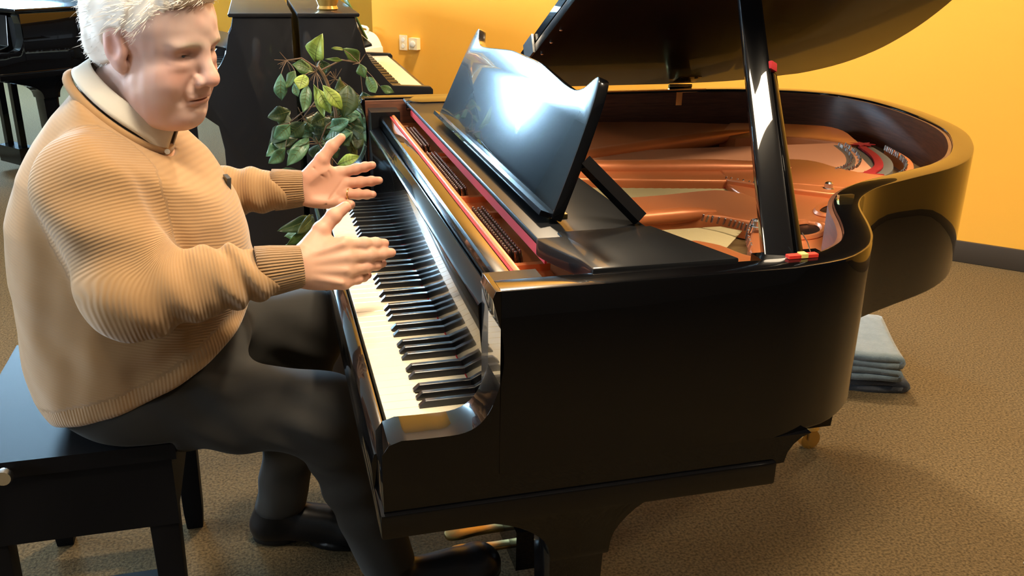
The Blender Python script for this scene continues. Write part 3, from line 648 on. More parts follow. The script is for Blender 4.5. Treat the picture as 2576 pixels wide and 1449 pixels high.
# ------------------------------------------------------------------ head (local: X forward, Y his left, Z up; eye line at z=0)
HO = Vector((-.292, .535, 1.200)); yawH, pitH, rolH = math.radians(-36), math.radians(12), math.radians(3)
HM = Matrix.Translation(HO) @ Matrix.Rotation(yawH, 4, 'Z') @ Matrix.Rotation(pitH, 4, 'Y') @ Matrix.Rotation(rolH, 4, 'X')
HR = np.array(HM.to_3x3()); HT = np.array(HO)
def head_sdf(g):
    Ya = np.abs(g.Y); gs = Grid.__new__(Grid); gs.X, gs.Y, gs.Z = g.X, Ya, g.Z          # mirrored coordinates
    d = sd_ell(g, (-.014, 0, .036), (.102, .079, .092))
    d = smin(d, sd_ell(g, (.03, 0, .03), (.063, .068, .062)), .03)                      # forehead
    d = smin(d, sd_ell(g, (.028, 0, -.035), (.062, .064, .075)), .03)                   # mid face
    d = smin(d, sd_ell(g, (.033, 0, -.085), (.052, .053, .045)), .03)                   # jaw
    d = smin(d, sd_ell(gs, (.022, .046, -.078), (.040, .029, .040)), .03)                # jowls
    d = smin(d, sd_ell(g, (.070, 0, -.108), (.019, .026, .0185)), .022)                 # chin
    d = smin(d, sd_ell(g, (.026, 0, -.122), (.045, .048, .022)), .03)                   # under the chin
    d = smin(d, sd_ell(gs, (.052, .040, -.045), (.029, .026, .027)), .024)              # cheeks
    d = smin(d, sd_ell(gs, (.077, .026, .0165), (.013, .026, .0085), rotm('X', -8)), .016)   # brow ridge
    d = smin(d, sd_ell(g, (.082, 0, .012), (.012, .014, .012)), .014)                   # glabella
    d = smax(d, -sd_ell(gs, (.095, .031, -.001), (.017, .017, .0105)), .012)            # sockets
    d = smin(d, sd_ell(gs, (.0685, .0315, -.0025), (.0135, .0165, .0115)), .005)          # lids
    d = smin(d, sd_ell(gs, (.072, .032, -.018), (.012, .017, .006)), .012)              # bags
    d = smax(d, -sd_ell(gs, (.089, .0315, -.0045), (.012, .0140, .0027), rotm('X', 8)), .002)  # eye slit
    d = smin(d, sd_cone(g, (.0835, 0, .008), (.1055, 0, -.032), .0095, .0125), .012)      # nose bridge
    d = smin(d, sd_ell(g, (.1085, 0, -.0395), (.0140, .0145, .0125)), .008)               # tip
    d = smin(d, sd_ell(gs, (.096, .0160, -.0445), (.013, .0085, .0090)), .007)           # wings
    d = smax(d, -sd_ell(gs, (.104, .0080, -.0530), (.006, .0035, .004)), .003)          # nostrils
    d = smax(d, -sd_cone(gs, (.092, .024, -.042), (.079, .036, -.080), .0022, .0018), .012)   # nasolabial fold
    d = smin(d, sd_ell(g, (.080, 0, -.062), (.018, .027, .014)), .012)                  # upper lip mound
    d = smin(d, sd_ell(g, (.0885, 0, -.0730), (.008, .024, .0042)), .006)               # upper lip
    d = smin(d, sd_ell(g, (.0865, 0, -.0830), (.008, .022, .0048)), .006)               # lower lip
    d = smax(d, -sd_ell(g, (.0960, 0, -.0778), (.0135, .0300, .0011)), .0028)              # mouth line
    d = smax(d, -sd_ell(g, (.094, 0, -.094), (.008, .018, .004)), .010)                 # under lip
    d = smax(d, -sd_cone(g, (.0955, .005, .004), (.094, .006, .018), .0008, .0008), .006) # frown line
    
    # ears
    er = rotm('Y', -14)
    e = sd_ell(gs, (-.014, .081, -.006), (.021, .0075, .034), er)
    e = smin(e, sd_ell(gs, (-.004, .077, -.034), (.011, .006, .012)), .008)
    e = smax(e, -sd_ell(gs, (-.009, .0905, -.003), (.0125, .0075, .021), er), .004)
    e = smin(e, sd_ell(gs, (.004, .079, -.012), (.005, .005, .009)), .004)
    d = smin(d, e, .006)
    # neck
    d = smin(d, sd_cone(g, (-.025, 0, -.05), (-.075, 0, -.165), .062, .068), .03)
    d = d+.0006*wob(g.X, g.Y, g.Z, 160, 3)
    return d
gh = Grid((-.165, -.105, -.20), (.14, .105, .145), .0021)
Vh, Fh = surface_nets(gh, head_sdf(gh))
Vh = relax(Vh, Fh, 1, .4)
def head_col(V):
    x, y, z = V.T; ya = np.abs(y); c = np.tile(np.array([.60, .43, .385]), (len(V), 1))
    def mixc(m, col): c[:] = c*(1-m[:, None])+np.array(col)*m[:, None]
    def blob(cx, cy, cz, r, asp=(1, 1, 1)): return np.exp(-(((x-cx)/(r*asp[0]))**2+((ya-cy)/(r*asp[1]))**2+((z-cz)/(r*asp[2]))**2))
    mixc(.65*blob(.07, .042, -.035, .026), (.64, .27, .20)); mixc(.65*blob(.115, 0, -.036, .016), (.63, .26, .19)); mixc(.6*blob(-.014, .086, -.004, .03), (.60, .24, .19))
    mixc(.85*blob(.095, 0, -.0785, .0105, (1.5, 1.9, .75)), (.47, .19, .155)); mixc(.7*blob(.075, .032, -.008, .014, (1, 1.3, .8)), (.46, .27, .23))
    mixc(.95*np.clip(blob(.090, .028, .0165, .007, (3, 2.6, .75))*1.4, 0, 1), (.60, .53, .45))          # grey brows
    mixc(.9*np.clip(blob(.086, .0315, -.0042, .0042, (4, 2.9, .6))*1.3, 0, 1), (.10, .06, .05))            # lash line
    mixc(.25*np.clip(wob(x, y, z, 60, 5), 0, 1), (.58, .28, .22))
    return np.clip(c, 0, 1)
cols = [head_col(Vh)]; VV = [Vh@HR.T+HT]; FF = [Fh]

# ------------------------------------------------------------------ hands
def hand(side, wrist, xd, back, fing, thumb, h=.0017):
    """side +1 right / -1 left; local X to the fingers, Y to the thumb, Z out of the back of the hand"""
    bones = []; tips = []
    L = {'i': (.035, .021, .018), 'm': (.039, .024, .019), 'r': (.036, .022, .018), 'p': (.029, .017, .016)}
    mcp = {'i': (.084, .0270, 0), 'm': (.088, .0045, .002), 'r': (.084, -.0175, .0), 'p': (.075, -.0375, -.004)}
    rad = {'i': (.0118, .0106, .0096, .0080), 'm': (.0120, .0108, .0097, .0081), 'r': (.0114, .0103, .0093, .0077), 'p': (.0101, .0091, .0082, .0068)}
    for k in 'imrp':
        sp, fl = fing[k]; p = np.array(mcp[k]); a = 0; ch = [p]
        for l, f in zip(L[k], fl):
            a += math.radians(f); dv = np.array([math.cos(a)*math.cos(math.radians(sp)), math.cos(a)*math.sin(math.radians(sp)), -math.sin(a)]); p = p+dv*l; ch.append(p)
        bones.append((k, ch, rad[k])); tips.append((p, dv))
    tc = [np.array((.022, .024, -.006))]; dirs, ln = thumb
    for dv, l in zip(dirs, ln): dv = np.array(dv, float); dv /= np.linalg.norm(dv); tc.append(tc[-1]+dv*l)
    bones.append(('t', tc, (.0190, .0142, .0124, .0095)))
    allp = np.array([q for _, ch, _ in bones for q in ch]); lo = np.minimum(allp.min(0), (-.07, -.04, -.03))-.022; hi = np.maximum(allp.max(0), (0, .03, .03))+.022
    lo[0] = -.062
    g = Grid(lo, hi, h)
    d = sd_cone(g, (-.08, .006, 0), (.012, .006, 0), .024, .0215); d = smin(d, sd_cone(g, (-.08, -.010, 0), (.012, -.010, 0), .024, .020), .012)
    for k in 'imrp': d = smin(d, sd_cone(g, (.012, mcp[k][1]*.5, 0), mcp[k], .0165, rad[k][0]*1.18), .012)
    d = smin(d, sd_ell(g, (.052, -.006, -.006), (.040, .034, .0145)), .012)
    d = smin(d, sd_ell(g, (.040, .024, -.0105), (.032, .0165, .0165), rotm('Z', 30)), .014)
    d = smin(d, sd_ell(g, (.040, -.030, -.009), (.036, .012, .0145)), .012)
    d = smax(d, -sd_ell(g, (.055, -.002, -.028), (.028, .020, .008)), .016)
    for k, ch, rr in bones:
        f = None
        for i in range(3):
            q = sd_cone(g, ch[i], ch[i+1], rr[i], rr[i+1]); f = q if f is None else smin(f, q, .004)
        for i in (1, 2):
            f = smin(f, sd_ell(g, ch[i]+np.array((0, 0, .0012)), (rr[i]*1.06,)*3), .004)
        d = smin(d, f, .010 if k == 't' else .0055)
    for i in range(4):                                                             # tendons on the back
        k = 'imrp'[i]; d = smin(d, sd_cone(g, (.02, mcp[k][1]*.55, .0135), (mcp[k][0]-.006, mcp[k][1], .0125), .002, .003), .008)
    for (a, b) in (((.030, .040, -.024), (.062, .005, -.021)), ((.045, -.040, -.020), (.088, .010, -.0155)), ((.060, .030, -.021), (.075, -.020, -.019))):
        d = smax(d, -sd_cone(g, a, b, .0004, .0004), .005)                         # palm creases
    V, F = surface_nets(g, d); V = relax(V, F, 1, .4)
    x, y, z = V.T; c = np.tile(np.array([.56, .325, .225]), (len(V), 1))
    m = np.clip(1-z*60-.4, 0, 1)*.45; c = c*(1-m[:, None])+np.array([.66, .32, .23])*m[:, None]
    for p, dv in tips+[(tc[-1], (tc[-1]-tc[-2])/np.linalg.norm(tc[-1]-tc[-2]))]:
        w = np.exp(-((V-p)**2).sum(1)/.012**2)*.45; c = c*(1-w[:, None])+np.array([.66, .27, .19])*w[:, None]
    w = np.clip(wob(x, y, z, 170, 9)-.35, 0, 1)[:, None]*.35; c = c*(1-w)+np.array([.52, .24, .17])*w
    V[:, 1] *= side
    if side < 0: F = F[:, ::-1]
    xd = np.array(xd, float); xd /= np.linalg.norm(xd); bk = np.array(back, float); bk -= xd*(bk@xd); bk /= np.linalg.norm(bk); yd = np.cross(bk, xd)
    Rm = np.stack([xd, yd, bk], 1)
    f = lambda p: Rm@(np.array(p)*np.array((1, side, 1)))+np.array(wrist)
    return V@Rm.T+np.array(wrist), F, c, bones, f
RW = (-.100, .362, .846); LW = (-.070, .800, .866)
vr, fr, cr, bonesR, fR = hand(1, RW, (.985, .10, .03), (.05, -.93, .36),
    {'i': (-5, (6, 8, 6)), 'm': (-1, (10, 8, 6)), 'r': (4, (18, 12, 10)), 'p': (9, (26, 14, 10))},
    (((.66, .72, -.14), (.74, .66, .0), (.86, .50, .02)), (.044, .032, .026)))
vl, fl_, cl, bonesL, fL = hand(-1, LW, (.995, .0, .03), (-.04, .95, -.28),
    {'i': (8, (10, 14, 12)), 'm': (-1, (14, 14, 10)), 'r': (-7, (22, 18, 12)), 'p': (-13, (50, 28, 16))},
    (((.64, .74, -.18), (.66, .74, -.05), (.78, .62, .02)), (.044, .033, .027)))
cols += [cr, cl]; VV += [vr, vl]; FF += [fr, fl_]
# ------------------------------------------------------------------ limbs and trunk under the clothes
def cones(g, L, k):
    d = None
    for a, b, ra, rb in L:
        q = sd_cone(g, a, b, ra, rb); d = q if d is None else smin(d, q, k)
    return d
RS, RE = (-.392, .392, .975), (-.348, .335, .826); LS, LE = (-.365, .790, .975), (-.300, .850, .850)
RH, RK, RA = (-.385, .515, .565), (-.066, .458, .512), (.052, .520, .110); LH, LK, LAn = (-.385, .725, .565), (-.068, .762, .572), (-.165, .800, .110)
gb = Grid((-.60, .22, .06), (.12, .98, 1.12), .014)
core = cones(gb, [((-.40, .60, .60), (-.385, .59, .93), .13, .12), ((-.375, .575, 1.0), (-.37, .57, 1.08), .06, .055), (RS, RE, .05, .04), (RE, RW, .04, .024), (LS, LE, .05, .04), (LE, LW, .04, .024),
                  (RH, RK, .08, .05), (RK, RA, .05, .038), (LH, LK, .08, .05), (LK, LAn, .05, .038)], .03)
vc, fc = surface_nets(gb, core); VV.append(vc); FF.append(fc); cols.append(np.tile(np.array([.62, .36, .26]), (len(vc), 1)))
off = 0; FA = []
for v, f in zip(VV, FF): FA.append(f+off); off += len(v)
Pn(np_mesh('body', np.concatenate(VV), np.concatenate(FA), 'skin', None, {'col': np.concatenate(cols)}))
# eyes
for sy in (-1, 1):
    bm = bmesh.new(); bmesh.ops.create_uvsphere(bm, u_segments=16, v_segments=10, radius=.0108); bmesh.ops.transform(bm, matrix=HM @ Matrix.Translation((.0680, sy*.0315, -.0035)), verts=bm.verts)
    e = Pn(frombm('eye', bm, 'eyeball', None, smooth=True))
    bm = bmesh.new(); bmesh.ops.create_uvsphere(bm, u_segments=12, v_segments=8, radius=.0058); bmesh.ops.transform(bm, matrix=HM @ Matrix.Translation((.0742, sy*.0315, -.0055)), verts=bm.verts); frombm('iris', bm, 'iris', e, smooth=True)
# finger ring
rb = [b for b in bonesL if b[0] == 'r'][0][1]; a_, b_ = np.array(rb[0]), np.array(rb[1]); cpt = a_+(b_-a_)*.42; ax = (b_-a_)/np.linalg.norm(b_-a_); u_ = np.cross(ax, (0, 0, 1.)); u_ /= np.linalg.norm(u_); w_ = np.cross(ax, u_)
ringp = [Vector(fL(cpt+.0118*(u_*math.cos(t)+w_*math.sin(t)))) for t in np.linspace(0, 2*math.pi, 25)]
bm = bmesh.new(); add_tube(bm, ringp+[ringp[1]], .0017, 6, cap=False); Pn(frombm('wedding_ring', bm, 'brass', None, smooth=True))
# ------------------------------------------------------------------ hair
def hair_sdf(g):
    Ya = np.abs(g.Y); gs = Grid.__new__(Grid); gs.X, gs.Y, gs.Z = g.X, Ya, g.Z
    d = sd_ell(g, (-.022, 0, .040), (.110, .088, .103)); d = smin(d, sd_ell(g, (.032, 0, .085), (.062, .066, .036)), .02); d = smin(d, sd_ell(g, (-.07, 0, -.02), (.055, .07, .06)), .03)
    d = smin(d, sd_ell(g, (.075, .0, .092), (.026, .046, .022)), .02)                                  # front quiff
    flow = np.sin(110*g.X+60*g.Z+9*np.sin(40*g.Y+25*g.X))*.0022+wob(g.X, g.Y, g.Z, 50, 21)*.0030+wob(g.X, g.Y, g.Z, 150, 22)*.0008
    d = d+flow
    cut = (1.12*(g.X-.080)-(g.Z-.073))*.66+.012*np.clip(Ya/.06, 0, 1.4)**2*.5                         # hairline: in front of it is bare
    d = smax(d, cut, .010)
    d = smax(d, -(g.Z+.068-.25*(g.X+.06)), .01)
    d = smax(d, -sd_ell(gs, (-.004, .088, -.010), (.032, .030, .036)), .008)                           # around the ears
    return d
gq = Grid((-.150, -.115, -.10), (.125, .115, .17), .0030)
vq, fq = surface_nets(gq, hair_sdf(gq)); vq = relax(vq, fq, 1, .3)
hw = vq@HR.T+HT
rs = np.random.RandomState(4); ctr = np.array((-.02, 0, .03)); SV = []; SF = []
sel = rs.choice(len(vq), 3800, replace=False)
for k, i in enumerate(sel):
    p = vq[i]; nrm = (p-ctr)/np.linalg.norm(p-ctr); 
    flow = np.array((-.55, .0, -.5)) if p[0] < .05 else np.array((.35, -.55, .2)); t = flow-nrm*(flow@nrm); t = t/(np.linalg.norm(t)+1e-6)+rs.normal(size=3)*.28
    l = rs.uniform(.010, .024); sd = np.cross(nrm, t); sd /= np.linalg.norm(sd)+1e-9; w = rs.uniform(.0004, .0008)
    a = p-nrm*.003; m_ = p+t*l*.5+nrm*.0035; e_ = p+t*l+nrm*rs.uniform(-.001, .007); b0 = len(SV)
    SV += [a-sd*w, a+sd*w, m_+sd*w*.8, m_-sd*w*.8, e_]; SF += [(b0, b0+1, b0+2, b0+3), (b0+3, b0+2, b0+4, b0+4)]
SV = np.array(SV)@HR.T+HT; SF = np.array(SF)
mh = bpy.data.meshes.new('hair'); mh.from_pydata(np.concatenate([hw, SV]).tolist(), [], [tuple(f) for f in fq.tolist()]+[tuple(dict.fromkeys((np.array(f)+len(hw)).tolist())) for f in SF.tolist()])
Pn(link('hair', mh, 'white_hair', None, smooth=True))

# ------------------------------------------------------------------ sweater
tz = np.array([.44, .50, .56, .63, .70, .80, .90, .98, 1.03, 1.07, 1.10, 1.13, 1.17])
tb = np.array([-.52, -.552, -.580, -.588, -.590, -.590, -.577, -.546, -.512, -.480, -.452, -.425, -.395])
tf = np.array([-.20, -.18, -.172, -.165, -.163, -.172, -.190, -.222, -.252, -.276, -.285, -.290, -.295])
ty = np.array([.20, .205, .212, .222, .232, .232, .222, .212, .185, .148, .118, .098, .085])
tc_ = np.array([.61, .61, .61, .61, .61, .605, .60, .598, .592, .585, .578, .572, .565])
def loft(g, e=2.3, grow=0):
    z = g.Z.ravel(); b = np.interp(z, tz, tb); f = np.interp(z, tz, tf); ry = np.interp(z, tz, ty)+grow; cy = np.interp(z, tz, tc_)
    cx = (b+f)/2; rx = (f-b)/2+grow; sh = (1, 1, -1)
    r = (np.abs((g.X-cx.reshape(sh))/rx.reshape(sh))**e+np.abs((g.Y-cy.reshape(sh))/ry.reshape(sh))**e)**(1/e)
    return (r-1)*np.minimum(rx, ry).reshape(sh)*.9
e1 = Vector((.125, -.030, -.112)); e1.normalize(); e2 = Vector((.20, .98, -.04)); e2 = (e2-e1*e2.dot(e1)).normalized(); upn = e1.cross(e2)
if upn.z < 0: upn = -upn
NC = Vector((-.348, .566, 1.098))
gsw = Grid((-.64, .20, .47), (-.06, .98, 1.16), .0050)
X, Y, Z = gsw.X, gsw.Y, gsw.Z
torso = loft(gsw)
def axis_s(a, b):
    a = np.array(a); b = np.array(b); L = np.linalg.norm(b-a); u = (b-a)/L; return (X-a[0])*u[0]+(Y-a[1])*u[1]+(Z-a[2])*u[2], L
rup = sd_cone(gsw, (-.402, .405, .985), (-.356, .342, .838), .088, .072)
rfo = sd_cone(gsw, (-.352, .338, .828), (-.150, .357, .843), .074, .043)
lup = sd_cone(gsw, (-.372, .782, .985), (-.305, .845, .855), .085, .068); lfo = sd_cone(gsw, (-.300, .848, .856), (-.115, .808, .864), .062, .042)
s1, L1_ = axis_s((-.352, .338, .828), (-.150, .357, .843))
# folds: rings bunched behind the cuff, radiating wrinkles at the elbow, soft drape elsewhere
rfo = rfo-.0065*np.sin(s1*150+2.2*np.sin(30*Z)+1.5*np.sin(55*Y))*np.exp(-((s1-.165)/.045)**2)-.0060*np.sin(s1*85+40*Z)*np.exp(-((s1-.06)/.06)**2)
s2, L2_ = axis_s((-.402, .405, .985), (-.356, .342, .838))
rup = rup-.0062*np.sin(s2*60-30*X+12*Z)*np.exp(-((s2-.13)/.06)**2)-.0055*np.sin(28*X+46*Z+1.)*np.exp(-((s2-.05)/.07)**2)
s3, _ = axis_s((-.300, .848, .856), (-.115, .808, .864)); lfo = lfo-.004*np.sin(s3*120+25*Z)*np.exp(-((s3-.13)/.05)**2)
arms = smin(smin(rup, rfo, .035), smin(lup, lfo, .03), .0)
torso = torso-.006*wob(X, Y, Z, 20, 11)-.0065*np.sin(70*(Z-.45*X)+8*Y)*np.exp(-((Z-.70-.3*(X+.3))/.07)**2)*np.clip((X+.42)/.15, 0, 1)
# crease where the sleeve meets the chest
body_ = smin(torso, arms, .022)
body_ = smax(body_, -sd_cone(gsw, (-.325, .365, 1.03), (-.262, .385, .87), .007, .012), .028)
body_ = body_-.0016*wob(X, Y, Z, 45, 12)
body_ = smax(body_, (X-NC.x)*upn.x+(Y-NC.y)*upn.y+(Z-NC.z)*upn.z+.030, .010)
hemz = .530+.42*(X+.552)+.55*np.clip(X+.40, 0, 1)**1.6-.10*np.clip(.62-Y, 0, 1)*np.clip((X+.5)/.3, 0, 1)
body_ = smax(body_, hemz-Z, .012)
body_ = smax(body_, -sd_cone(gsw, (-.350, .566, 1.040), (-.290, .540, 1.20), .073, .115), .008)
vs, fs_ = surface_nets(gsw, body_); vs = relax(vs, fs_, 1, .3)
gx = Grid.__new__(Grid); gx.X, gx.Y, gx.Z = vs[:, 0], vs[:, 1], vs[:, 2]
dT = (lambda: None)
def near(a, b, ra, rb): return sd_cone(gx, a, b, ra, rb)
dru = near((-.402, .405, .985), (-.356, .342, .838), .088, .072); drf = near((-.352, .338, .828), (-.150, .357, .843), .074, .043); dlu = near((-.372, .782, .985), (-.305, .845, .855), .085, .068); dlf = near((-.300, .848, .856), (-.115, .808, .864), .062, .042)
def axv(a, b):
    a = np.array(a); b = np.array(b); u = (b-a)/np.linalg.norm(b-a); return (vs-a)@u
rib = vs[:, 2]+.28*vs[:, 0]; arm = np.minimum(np.minimum(dru, drf), np.minimum(dlu, dlf)) < .012
wr = 1/(1+np.exp(np.clip((dru-drf)/.006, -30, 30))); rR = wr*axv((-.402, .405, .985), (-.356, .342, .838))+(1-wr)*(axv((-.352, .338, .828), (-.150, .357, .843))+.165)
rL = axv((-.300, .848, .856), (-.115, .808, .864))
rib = np.where(arm, np.where(vs[:, 1] < .6, rR, rL), rib)
hz = .530+.42*(vs[:, 0]+.552)+.55*np.clip(vs[:, 0]+.40, 0, 1)**1.6-.10*np.clip(.62-vs[:, 1], 0, 1)*np.clip((vs[:, 0]+.5)/.3, 0, 1)
hem = (vs[:, 2]-hz < .045) & ~arm
ang = np.arctan2(vs[:, 1]-.61, vs[:, 0]+.38)*.21
rib = np.where(hem, ang, rib)
amp = np.where(arm, .9, np.where(hem, .7, np.clip((vs[:, 0]+.40)/.12, .18, .75)))
Pn(np_mesh('sweater', vs, fs_, 'sweater_knit', None, {'rib': rib, 'ribamp': amp}))
# ribbed cuffs and neckband
def cuff(a, b, ra, rb, nm):
    a, b = Vector(a), Vector(b); d = (b-a).normalized(); u = d.cross(Vector((0, 0, 1))).normalized(); w = u.cross(d); n = 72; prof_ = [(0, ra-.004), (.02, ra), (.35, (ra*.6+rb*.4)+.001), (.9, rb), (1., rb-.001), (1.02, rb-.004), (.93, rb-.006)]
    V = []; F = []; at = []
    for t, r in prof_:
        for k in range(n):
            c_ = 2*math.pi*k/n; V.append(a+(b-a)*t+(u*math.cos(c_)*.94+w*math.sin(c_)*1.06)*r); at.append(c_*ra)
    for i in range(len(prof_)-1):
        for k in range(n): F.append((i*n+k, i*n+(k+1) % n, (i+1)*n+(k+1) % n, (i+1)*n+k))
    at = np.array(at); per = 2*math.pi*ra/round(2*math.pi*ra/.0052)
    return Pn(np_mesh('cuff', np.array([tuple(v) for v in V]), np.array(F), 'sweater_rib', None, {'rib': at*.0052/per, 'ribamp': np.ones(len(V))}))
cuff((-.163, .356, .8425), (-.091, .362, .846), .0415, .0345, 'r'); cuff((-.125, .8095, .8635), (-.062, .801, .866), .0415, .036, 'l')
def nring(th, a, b, h): return NC+e1*a*math.cos(th)+e2*b*math.sin(th)+upn*h
bm = bmesh.new(); add_tube(bm, [nring(t, .096, .088, -.031) for t in np.linspace(0, 2*math.pi, 49)]+[nring(.13, .096, .088, -.031)], .0085, 10, cap=False); Pn(frombm('neckband', bm, 'sweater_rib', None, smooth=True))
def collar():
    V = []; F = []; N = 44; ths = np.linspace(.20, 2*math.pi-.20, N)
    for t in ths:
        fr_ = max(0, math.cos(t)); tip = fr_**6*.020
        for (ga, gbb, h) in ((-.004, -.004, -.03), (-.001, -.001, .010), (.002, .002, .0145), (.006, .006, .012), (.013+tip*.4, .012, -.012-tip), (.016+tip*.5, .015, -.018-tip*1.3)):
            V.append(tuple(nring(t, .082+ga, .074+gbb, h)))
    for i in range(N-1):
        for k in range(5): F.append((i*6+k, i*6+k+1, (i+1)*6+k+1, (i+1)*6+k))
    o = np_mesh('shirt_collar', np.array(V), np.array(F), 'shirt_cotton'); md = o.modifiers.new('thick', 'SOLIDIFY'); md.thickness = .0022; Pn(o)
    b = lathe('collar_button', [(.0048, 0), (.0048, .0016), (.003, .0022)], 'white_plastic', None, (0, 0, 0), 12); b.location = nring(2*math.pi-.30, .106, .095, -.026); b.rotation_euler = (1.2, 0, .2); Pn(b)
collar()
# clip on the chest
cb = box('chest_clip', (-.009, -.004, -.019), (.009, .004, .019), 'badge', None, .002); cb.location = (-.2075, .600, .930); cb.rotation_euler = (.0, .25, -1.15); Pn(cb)

# ------------------------------------------------------------------ trousers
gt = Grid((-.62, .32, .07), (.16, .92, .72), .0060); X, Y, Z = gt.X, gt.Y, gt.Z
seat = sd_ell(gt, (-.41, .62, .570), (.165, .205, .098)); seat = smin(seat, sd_ell(gt, (-.33, .62, .63), (.14, .19, .08)), .05)
rt = sd_cone(gt, RH, RK, .104, .070); rk = sd_cone(gt, RK, RA, .069, .058); rt = smin(rt, sd_ell(gt, (RK[0]+.004, RK[1], RK[2]+.008), (.066, .066, .064)), .03)
lt_ = sd_cone(gt, LH, LK, .104, .070); lk = sd_cone(gt, LK, LAn, .068, .056)
legs_ = smin(smin(rt, rk, .05), smin(lt_, lk, .05), .01)
fold = -.0050*np.sin(85*(Z+.55*X)+14*Y)*np.exp(-((X+.10)/.07)**2-((Z-.50)/.10)**2)-.0055*np.sin(60*(Z+.9*X)+10*Y)*np.exp(-((X+.27)/.06)**2)-.004*np.sin(70*(Z-.25*X)+20*Y)*np.exp(-((Z-.36)/.12)**2)
tr = smin(seat, legs_, .05)+fold-.003*wob(X, Y, Z, 26, 31)
tr = smax(tr, .502-Z+np.where(X < -.335, 0, -10), .02)
tr = smax(tr, .098-Z, .006)
vt, ft = surface_nets(gt, tr); vt = relax(vt, ft, 1, .3)
Pn(np_mesh('trousers', vt, ft, 'trouser_twill'))
# ------------------------------------------------------------------ shoes
def shoe(heel, toe, lift=0):
    heel, toe = np.array(heel, float), np.array(toe, float); L = np.linalg.norm((toe-heel)[:2]); u = np.array([*((toe-heel)[:2]/L), 0]); g = Grid((-.04, -.062, -.002), (L+.03, .062, .14), .004)
    d = sd_cone(g, (.035, 0, .045), (.05, 0, .105), .042, .043); d = smin(d, sd_cone(g, (.03, 0, .035), (L-.05, 0, .035), .038, .046), .03); d = smin(d, sd_ell(g, (L-.05, 0, .026), (.055, .046, .034)), .03); d = smin(d, sd_cone(g, (.06, 0, .07), (L*.62, 0, .055), .034, .030), .03)
    d = smax(d, .014-g.Z, .004)
    sole = smax(smin(sd_ell(g, (L-.075, 0, .006), (.085, .050, .6)), sd_ell(g, (.045, 0, .006), (.055, .038, .6)), .03), np.abs(g.Z-.007)-.0075, .002)
    d = np.minimum(d, sole); V, F = surface_nets(g, d); V = relax(V, F, 1, .3); V[:, 2] += V[:, 0]*lift/L
    R_ = np.stack([u, np.array([-u[1], u[0], 0]), (0, 0, 1)], 1); return Pn(np_mesh('shoe', V@R_.T+np.array([heel[0], heel[1], 0.001]), F, 'shoe_leather'))
shoe((.005, .498), (.295, .540), .03); shoe((-.225, .835), (.045, .755))

# ================================================================== BENCH
bn = tag(empty('piano_bench', (-.518, .70, 0)), 'black piano bench with polished top under the seated man', 'bench')
def Bn(o): o.parent = bn; o.matrix_parent_inverse = Matrix.Translation(-bn.location); return o
Bn(box('seat_top', (-.702, .436, .468), (-.334, .962, .500), 'bench_black', None, .010, 3))
Bn(box('apron', (-.692, .446, .325), (-.344, .470, .468), 'bench_black', None, .004)); Bn(box('apron', (-.692, .928, .325), (-.344, .952, .468), 'bench_black', None, .004))
Bn(box('apron', (-.692, .470, .345), (-.670, .928, .468), 'bench_black', None, .004)); Bn(box('apron', (-.366, .470, .345), (-.344, .928, .468), 'bench_black', None, .004))
for x in (-.664, -.372):
    for y in (.475, .923):
        bm = bmesh.new(); V = []
        for z, k in ((0, .72), (.05, .85), (.325, 1), (.40, 1)): V.append([bm.verts.new((x+sx*.026*k, y+sy*.026*k, z)) for sx, sy in ((-1, -1), (1, -1), (1, 1), (-1, 1))])
        bm.faces.new(V[0][::-1]); bm.faces.new(V[-1])
        for a in range(3):
            for i in range(4): bm.faces.new((V[a][i], V[a][(i+1) % 4], V[a+1][(i+1) % 4], V[a+1][i]))
        bmesh.ops.recalc_face_normals(bm, faces=bm.faces); bevel(bm, .004, 2, ang=40); Bn(frombm('leg', bm, 'bench_black', None, auto=35))
Bn(box('stretcher', (-.655, .463, .14), (-.38, .487, .20), 'bench_black', None, .004)); Bn(box('stretcher', (-.655, .911, .14), (-.38, .935, .20), 'bench_black', None, .004))
kn = Bn(lathe('height_knob', [(.006, 0), (.006, .012), (.014, .014), (.016, .02), (.013, .028)], 'steel', None, (0, 0, 0), 16)); kn.location = (-.612, .436, .484); kn.rotation_euler = (math.pi/2, 0, 0)

# ================================================================== SECOND GRAND PIANO (closed, far left)
g2 = tag(empty('grand_piano', (-1.4075, 5.1045, 0), math.radians(40.5)), 'closed black grand piano far behind the man with daylight on its lid', 'piano')
for o in list(gp.children):
    nm = o.name.split('.')[0]
    if nm in ('rim', 'cheek', 'key_bed', 'front_leg', 'rear_leg', 'leg_bracket', 'keyslip', 'key_block', 'arm_block', 'lyre_box', 'lyre_post'):
        c = o.copy(); C.objects.link(c); c.parent = g2; c.matrix_parent_inverse = Matrix.Translation(-gp.location)
        for ch in o.children: d = ch.copy(); C.objects.link(d); d.parent = c
cl_ = [(.10, -.138)] + [(x, y) for x, y in OUTS if x > .13] + [(.10, 1.368)]
c = prism('closed_lid', cl_, RT+.004, RT+.026, 'lacquer', None, bv=.006); c.parent = g2; c.matrix_parent_inverse = Matrix.Translation(-gp.location)
c = prism('closed_fallboard', [(-.02, .735), (-.02, .76), (.11, .80), (.125, .955), (.15, .955), (.15, .735)], 0, 1.225, 'lacquer', None, axis='y', bv=.006); c.parent = g2; c.matrix_parent_inverse = Matrix.Translation(-gp.location)

